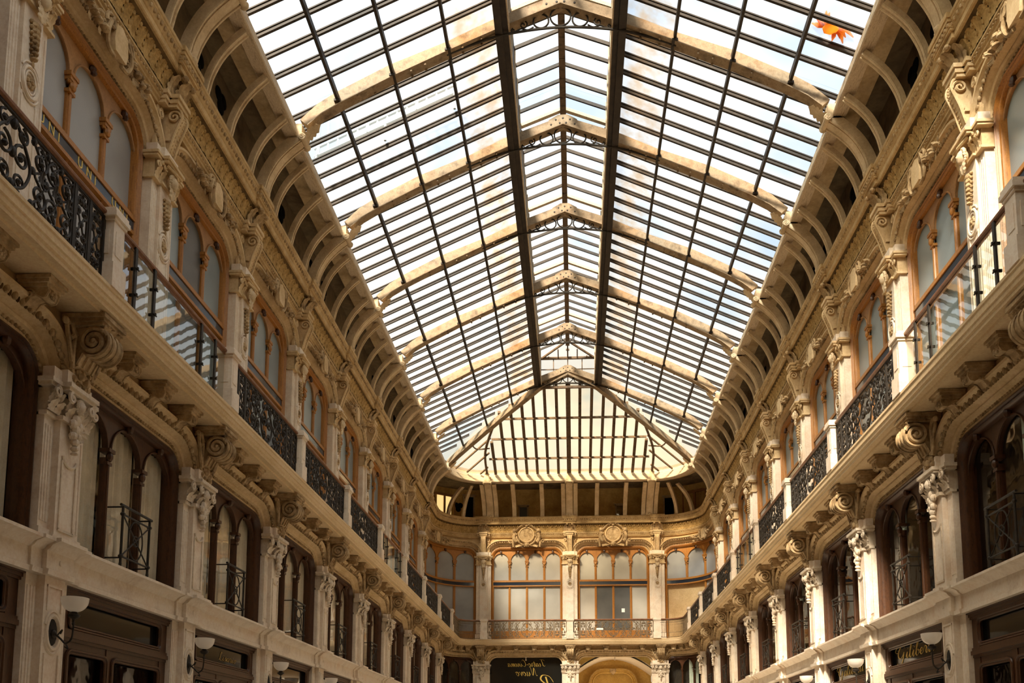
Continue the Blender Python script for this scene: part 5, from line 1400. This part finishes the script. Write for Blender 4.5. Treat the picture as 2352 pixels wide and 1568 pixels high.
# the sign boards of the shops: lettering is part of the shopfront below
def shop_sign(s, n, text, size, mat, x_off, z=1.66, lines=None):
    t = Tpl('shop_lettering', (0, YLOW - .3, 1.7), [('', script(text, x_off, z, size, .22, lambda u, v, d: (-u, YLOW - .305 + d, v))[0], mat)])
    o, rz = frame(s, centre(n)); return o, rz, t
for s, n, text, size, mat, xo in (('right', 0, 'Giliberti', .115, 'gold', -.50), ('right', 1, 'Galiberti', .115, 'gold', -.50), ('left', 0, 'Lisario', .07, 'gold_dull', -.05)):
    me = script(text, xo, 1.70 if s == 'right' else 1.68, size, .12, lambda u, v, d: (-u * 2, YLOW - .308 + d, v))[0]
    host = [o for o in bpy.data.objects if o.name.startswith('shopfront') and o.get('label', '').endswith(bay_label(s, n))]
    if host:
        h = host[0]; m = me.mesh('gold_lettering', mat, tuple(t_sf.base), None, 0)
        c = bpy.data.objects.new('gold_lettering', m); COL.objects.link(c); c.parent = h; c['label'] = f'gold script lettering on the sign board'
def block_text(txt, h, fn):
    cu_ = bpy.data.curves.new('lettering', 'FONT'); cu_.body = txt; cu_.size = h; cu_.extrude = .003
    ob = bpy.data.objects.new('lettering', cu_); COL.objects.link(ob)
    bpy.context.view_layer.update()
    me = bpy.data.meshes.new_from_object(ob.evaluated_get(bpy.context.evaluated_depsgraph_get()))
    mb = MB().add([fn(*v.co) for v in me.vertices], [tuple(p.vertices) for p in me.polygons])
    bpy.data.objects.remove(ob); bpy.data.curves.remove(cu_); bpy.data.meshes.remove(me)
    return mb
host = [o for o in bpy.data.objects if o.get('label', '').startswith('frosted upper window in honey wood with gold')]
if host:
    for x0, x1 in lights(BAY / 2 - HP, 3):
        for i, chh in enumerate('UNI'):
            mb = MB()
            u0 = -(x0 + x1) / 2 - .28 + .22 * i
            mb.merge(block_text(chh, .20, lambda x, y, z: (-(u0 + x * .95), -.243 + z, 8.45 + y)))
            m = mb.mesh('gold_letter', 'gold', tuple(t_uw['grey'].base), None, 0)
            c = bpy.data.objects.new('gold_letter', m); COL.objects.link(c); c.parent = host[0]; c['label'] = f'gold capital letter {chh} on the dark sign strip'

# ------------------------------------------------------------------ ground floor of the end wall
o, rz = frame('end', -2.16)
def T_end(name, base, parts, at, label, cat, group=None, kind=None): return place(Tpl(name, base, parts), 'end', at, label, cat, group, kind)
yg = YLOW - .48
pan = MB().box(-1.9, 1.9, yg - .03, yg, -EYE, 4.85)
let = MB()
for tx, size, z, pen in (('Teatro-Cinema', .155, 4.28, .17), ('Nuovo', .20, 3.82, .17), ('Romano', .38, 3.02, .2)):
    w = (text_width(tx) + .2) * size
    let.merge(script(tx, -w / 2, z, size, .2, lambda u, v, d: (u, yg + .002 + d, v), pen)[0])       # seen from behind: reversed
T_end('cinema_screen', (0, yg, -EYE), [('glass_screen', pan, 'sign_black'), ('gold_lettering', let, 'gold')], -2.16, 'dark glass screen with reversed gold script under the left arch of the end wall', 'screen')
hk = MB().lathe([(.10, .0), (.06, -.03), (.02, -.05), (.02, -.12), (.05, -.15), (.01, -.2)], (0, YLOW - .3, 4.74), 12)
t_hk = Tpl('ceiling_hook', (0, YLOW - .3, 4.7), [('', hk, 'marble_grey')])
place(t_hk, 'end', -2.16, 'small hanging boss under the left arch of the end wall', 'boss', 'hanging bosses')
place(t_hk, 'end', 2.16, 'small hanging boss under the right arch of the end wall', 'boss', 'hanging bosses')
def end_world(mb, at=0): 
    o, rz = frame('end', at); R = Matrix.Rotation(rz, 3, 'Z'); mb.v = [tuple(o + R @ Vector(v)) for v in mb.v]; return mb
# vestibule behind the right arch: vaulted white ceiling, ochre walls
v = MB().box(-1.95, 1.95, -2.2, -2.0, -EYE, 5.1).box(-2.1, -1.85, -2.1, .45, -EYE, 3.6).box(1.85, 2.1, -2.1, .45, -EYE, 3.6)
struct('wall_vestibule', end_world(v, 2.16), 'vestibule_ochre')
vault = []
for y in (-2.05, .45): vault.append([(-1.95 + 3.9 * i / 16, y, 3.5 + 1.35 * math.sin(PI * (.12 + .76 * i / 16))) for i in range(17)])
vm = MB().grid(vault); vm.grid([[(x, y, z + .1) for x, y, z in r] for r in vault])
struct('ceiling_vestibule', end_world(vm, 2.16), 'vestibule_white')
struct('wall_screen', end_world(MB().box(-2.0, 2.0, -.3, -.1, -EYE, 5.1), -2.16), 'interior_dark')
ya = -1.9; ap = basket(.98, 3.55, 4.12, .50, 2.0)
ab_ = MB().sweep([(0, ya), (0, ya + .16), (.06, ya + .18), (.08, ya + .14), (.16, ya + .14), (.18, ya + .19), (.26, ya + .19), (.26, ya)], arch_frames([p for p in ap if p[1] > 3.4]))
bd = MB(); bead_row(bd, [p for p in ap if p[1] > 3.4], .22, ya + .19, .07, .022)
sc = MB()
for s in (-1, 1):
    sc.tube(spiral((s * 1.30, 3.50), .12, .02, PI / 2, 1.5 * s, lambda p, q: (p, ya + .15, q), 22), .035, 6)
    sc.box(s * 1.12 - .20, s * 1.12 + .20, ya, ya + .22, 3.32, 3.38).box(s * 1.12 - .16, s * 1.12 + .16, ya, ya + .18, 2.9, 3.32)
    rosette(sc, (s * 1.12, ya + .19, 3.12), .10)
ks = MB().prism([(-.16, 4.36), (.16, 4.36), (.15, 4.18), (0, 4.05), (-.15, 4.18)], ya, ya + .26, lambda u, v, w: (u, w, v))
T_end('vestibule_arch', (0, ya, 3.0), [('arch_band', ab_, 'vestibule_ochre'), ('beading', bd, 'carved_stone'), ('scrolls_and_brackets', sc, 'vestibule_ochre'), ('keystone', ks, 'carved_stone')], 2.16, 'ochre arch with scroll ends and dark keystone inside the vestibule', 'arch')
dr = MB().box(-.50, .50, ya - .08, ya + .02, .0, 3.30); df = MB()
for x0, x1, a, b in ((-.58, -.50, 0, 3.38), (.50, .58, 0, 3.38), (-.58, .58, 3.30, 3.38), (-.03, .03, 0, 3.3)): df.box(x0, x1, ya - .05, ya + .06, a, b)
cv = MB()
for s in (-1, 1):
    for k in range(7): cv.merge(leaf(.07, .24, .05), lambda u, v, w, k=k: (s * .25 + (u * math.cos(.5 * (k - 3)) + w * math.sin(.5 * (k - 3))), ya + .03 + v, 2.86 + (w * math.cos(.5 * (k - 3)) - u * math.sin(.5 * (k - 3)))))
T_end('carved_door', (0, ya, 0), [('leaf_panel', dr, 'wood_dark'), ('frame', df, 'wood_dark'), ('palmette', cv, 'carved_stone')], 2.16, 'dark carved door with two palmettes at the back of the vestibule', 'door', None, 'thing')
nt_ = MB().box(-.08, .08, -.345, -.335, 7.05, 7.24)
T_end('paper_notice', (0, -.34, 7.05), [('', nt_, 'paper_white')], 2.16 + .48, 'small white paper stuck on the dark door pane of the right end window', 'notice')
pl_ = MB().box(-.16, .16, YR + .03, YR + .045, 5.93, 6.02)
T_end('white_plate', (0, YR, 5.93), [('', pl_, 'paper_white')], 1.42, 'small white plate tied to the right half of the end balcony rail', 'plate')

# ------------------------------------------------------------------ daylight
GLOW_FROM = Vector((-.60, -.56, .57)).normalized()
world = bpy.data.worlds.new('sky'); scene.world = world; world.use_nodes = True
wt = world.node_tree; bg = wt.nodes['Background']
tc = wt.nodes.new('ShaderNodeTexCoord'); sp = wt.nodes.new('ShaderNodeSeparateXYZ'); wt.links.new(tc.outputs['Generated'], sp.inputs[0])
cn = wt.nodes.new('ShaderNodeTexNoise'); cn.inputs['Scale'].default_value = 3.2; cn.inputs['Detail'].default_value = 5; wt.links.new(tc.outputs['Generated'], cn.inputs['Vector'])
r1 = wt.nodes.new('ShaderNodeValToRGB'); r1.color_ramp.elements[0].position = .38; r1.color_ramp.elements[0].color = (.66, .84, 1.08, 1)
r1.color_ramp.elements[1].position = .60; r1.color_ramp.elements[1].color = (1.12, 1.10, 1.06, 1)
wt.links.new(cn.outputs['Fac'], r1.inputs[0])
r2 = wt.nodes.new('ShaderNodeValToRGB'); r2.color_ramp.elements[0].position = .30; r2.color_ramp.elements[0].color = (.95, .82, .60, 1)
r2.color_ramp.elements[1].position = .62; r2.color_ramp.elements[1].color = (1, 1, 1, 1); wt.links.new(sp.outputs[2], r2.inputs[0])
mm = wt.nodes.new('ShaderNodeMix'); mm.data_type = 'RGBA'; mm.blend_type = 'MULTIPLY'; mm.inputs[0].default_value = 1
wt.links.new(r1.outputs[0], mm.inputs[6]); wt.links.new(r2.outputs[0], mm.inputs[7]); nv = wt.nodes.new('ShaderNodeVectorMath'); nv.operation = 'DOT_PRODUCT'; wt.links.new(tc.outputs['Generated'], nv.inputs[0]); nv.inputs[1].default_value = GLOW_FROM
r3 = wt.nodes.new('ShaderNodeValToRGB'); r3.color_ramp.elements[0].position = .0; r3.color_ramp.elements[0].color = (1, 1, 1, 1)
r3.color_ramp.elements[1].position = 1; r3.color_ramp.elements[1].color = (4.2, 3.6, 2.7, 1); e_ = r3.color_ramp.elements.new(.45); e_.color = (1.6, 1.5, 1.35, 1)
wt.links.new(nv.outputs['Value'], r3.inputs[0])                    # added sky glow, out of view behind the camera, lights end and right walls
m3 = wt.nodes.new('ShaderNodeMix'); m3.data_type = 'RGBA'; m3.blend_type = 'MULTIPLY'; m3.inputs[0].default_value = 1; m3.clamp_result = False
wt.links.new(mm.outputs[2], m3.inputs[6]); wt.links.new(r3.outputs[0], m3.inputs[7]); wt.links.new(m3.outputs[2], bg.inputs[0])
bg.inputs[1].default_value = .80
sl = bpy.data.lights.new('sun', 'SUN'); so = bpy.data.objects.new('sun', sl); COL.objects.link(so)
sl.energy = 11; sl.angle = math.radians(9); sl.color = (1.0, .85, .66)
so.rotation_euler = Vector((.26, .72, -.65)).to_track_quat('-Z', 'Y').to_euler(); so.location = (0, 0, 40)
pl2 = bpy.data.lights.new('vestibule_lamp', 'POINT'); po = bpy.data.objects.new('vestibule_lamp', pl2); COL.objects.link(po)
pl2.energy = 22; pl2.color = (1, .78, .5); pl2.shadow_soft_size = .15; po.location = (2.16, YEND + .6, EYE + 3.6)
scene.view_settings.view_transform = 'Standard'; scene.view_settings.look = 'None'; scene.view_settings.gamma = 1
scene.view_settings.exposure = 0.34
scene.cycles.use_denoising = True
scene.cycles.max_bounces = 10; scene.cycles.diffuse_bounces = 6; scene.cycles.transparent_max_bounces = 16
scene.cycles.sample_clamp_indirect = 8
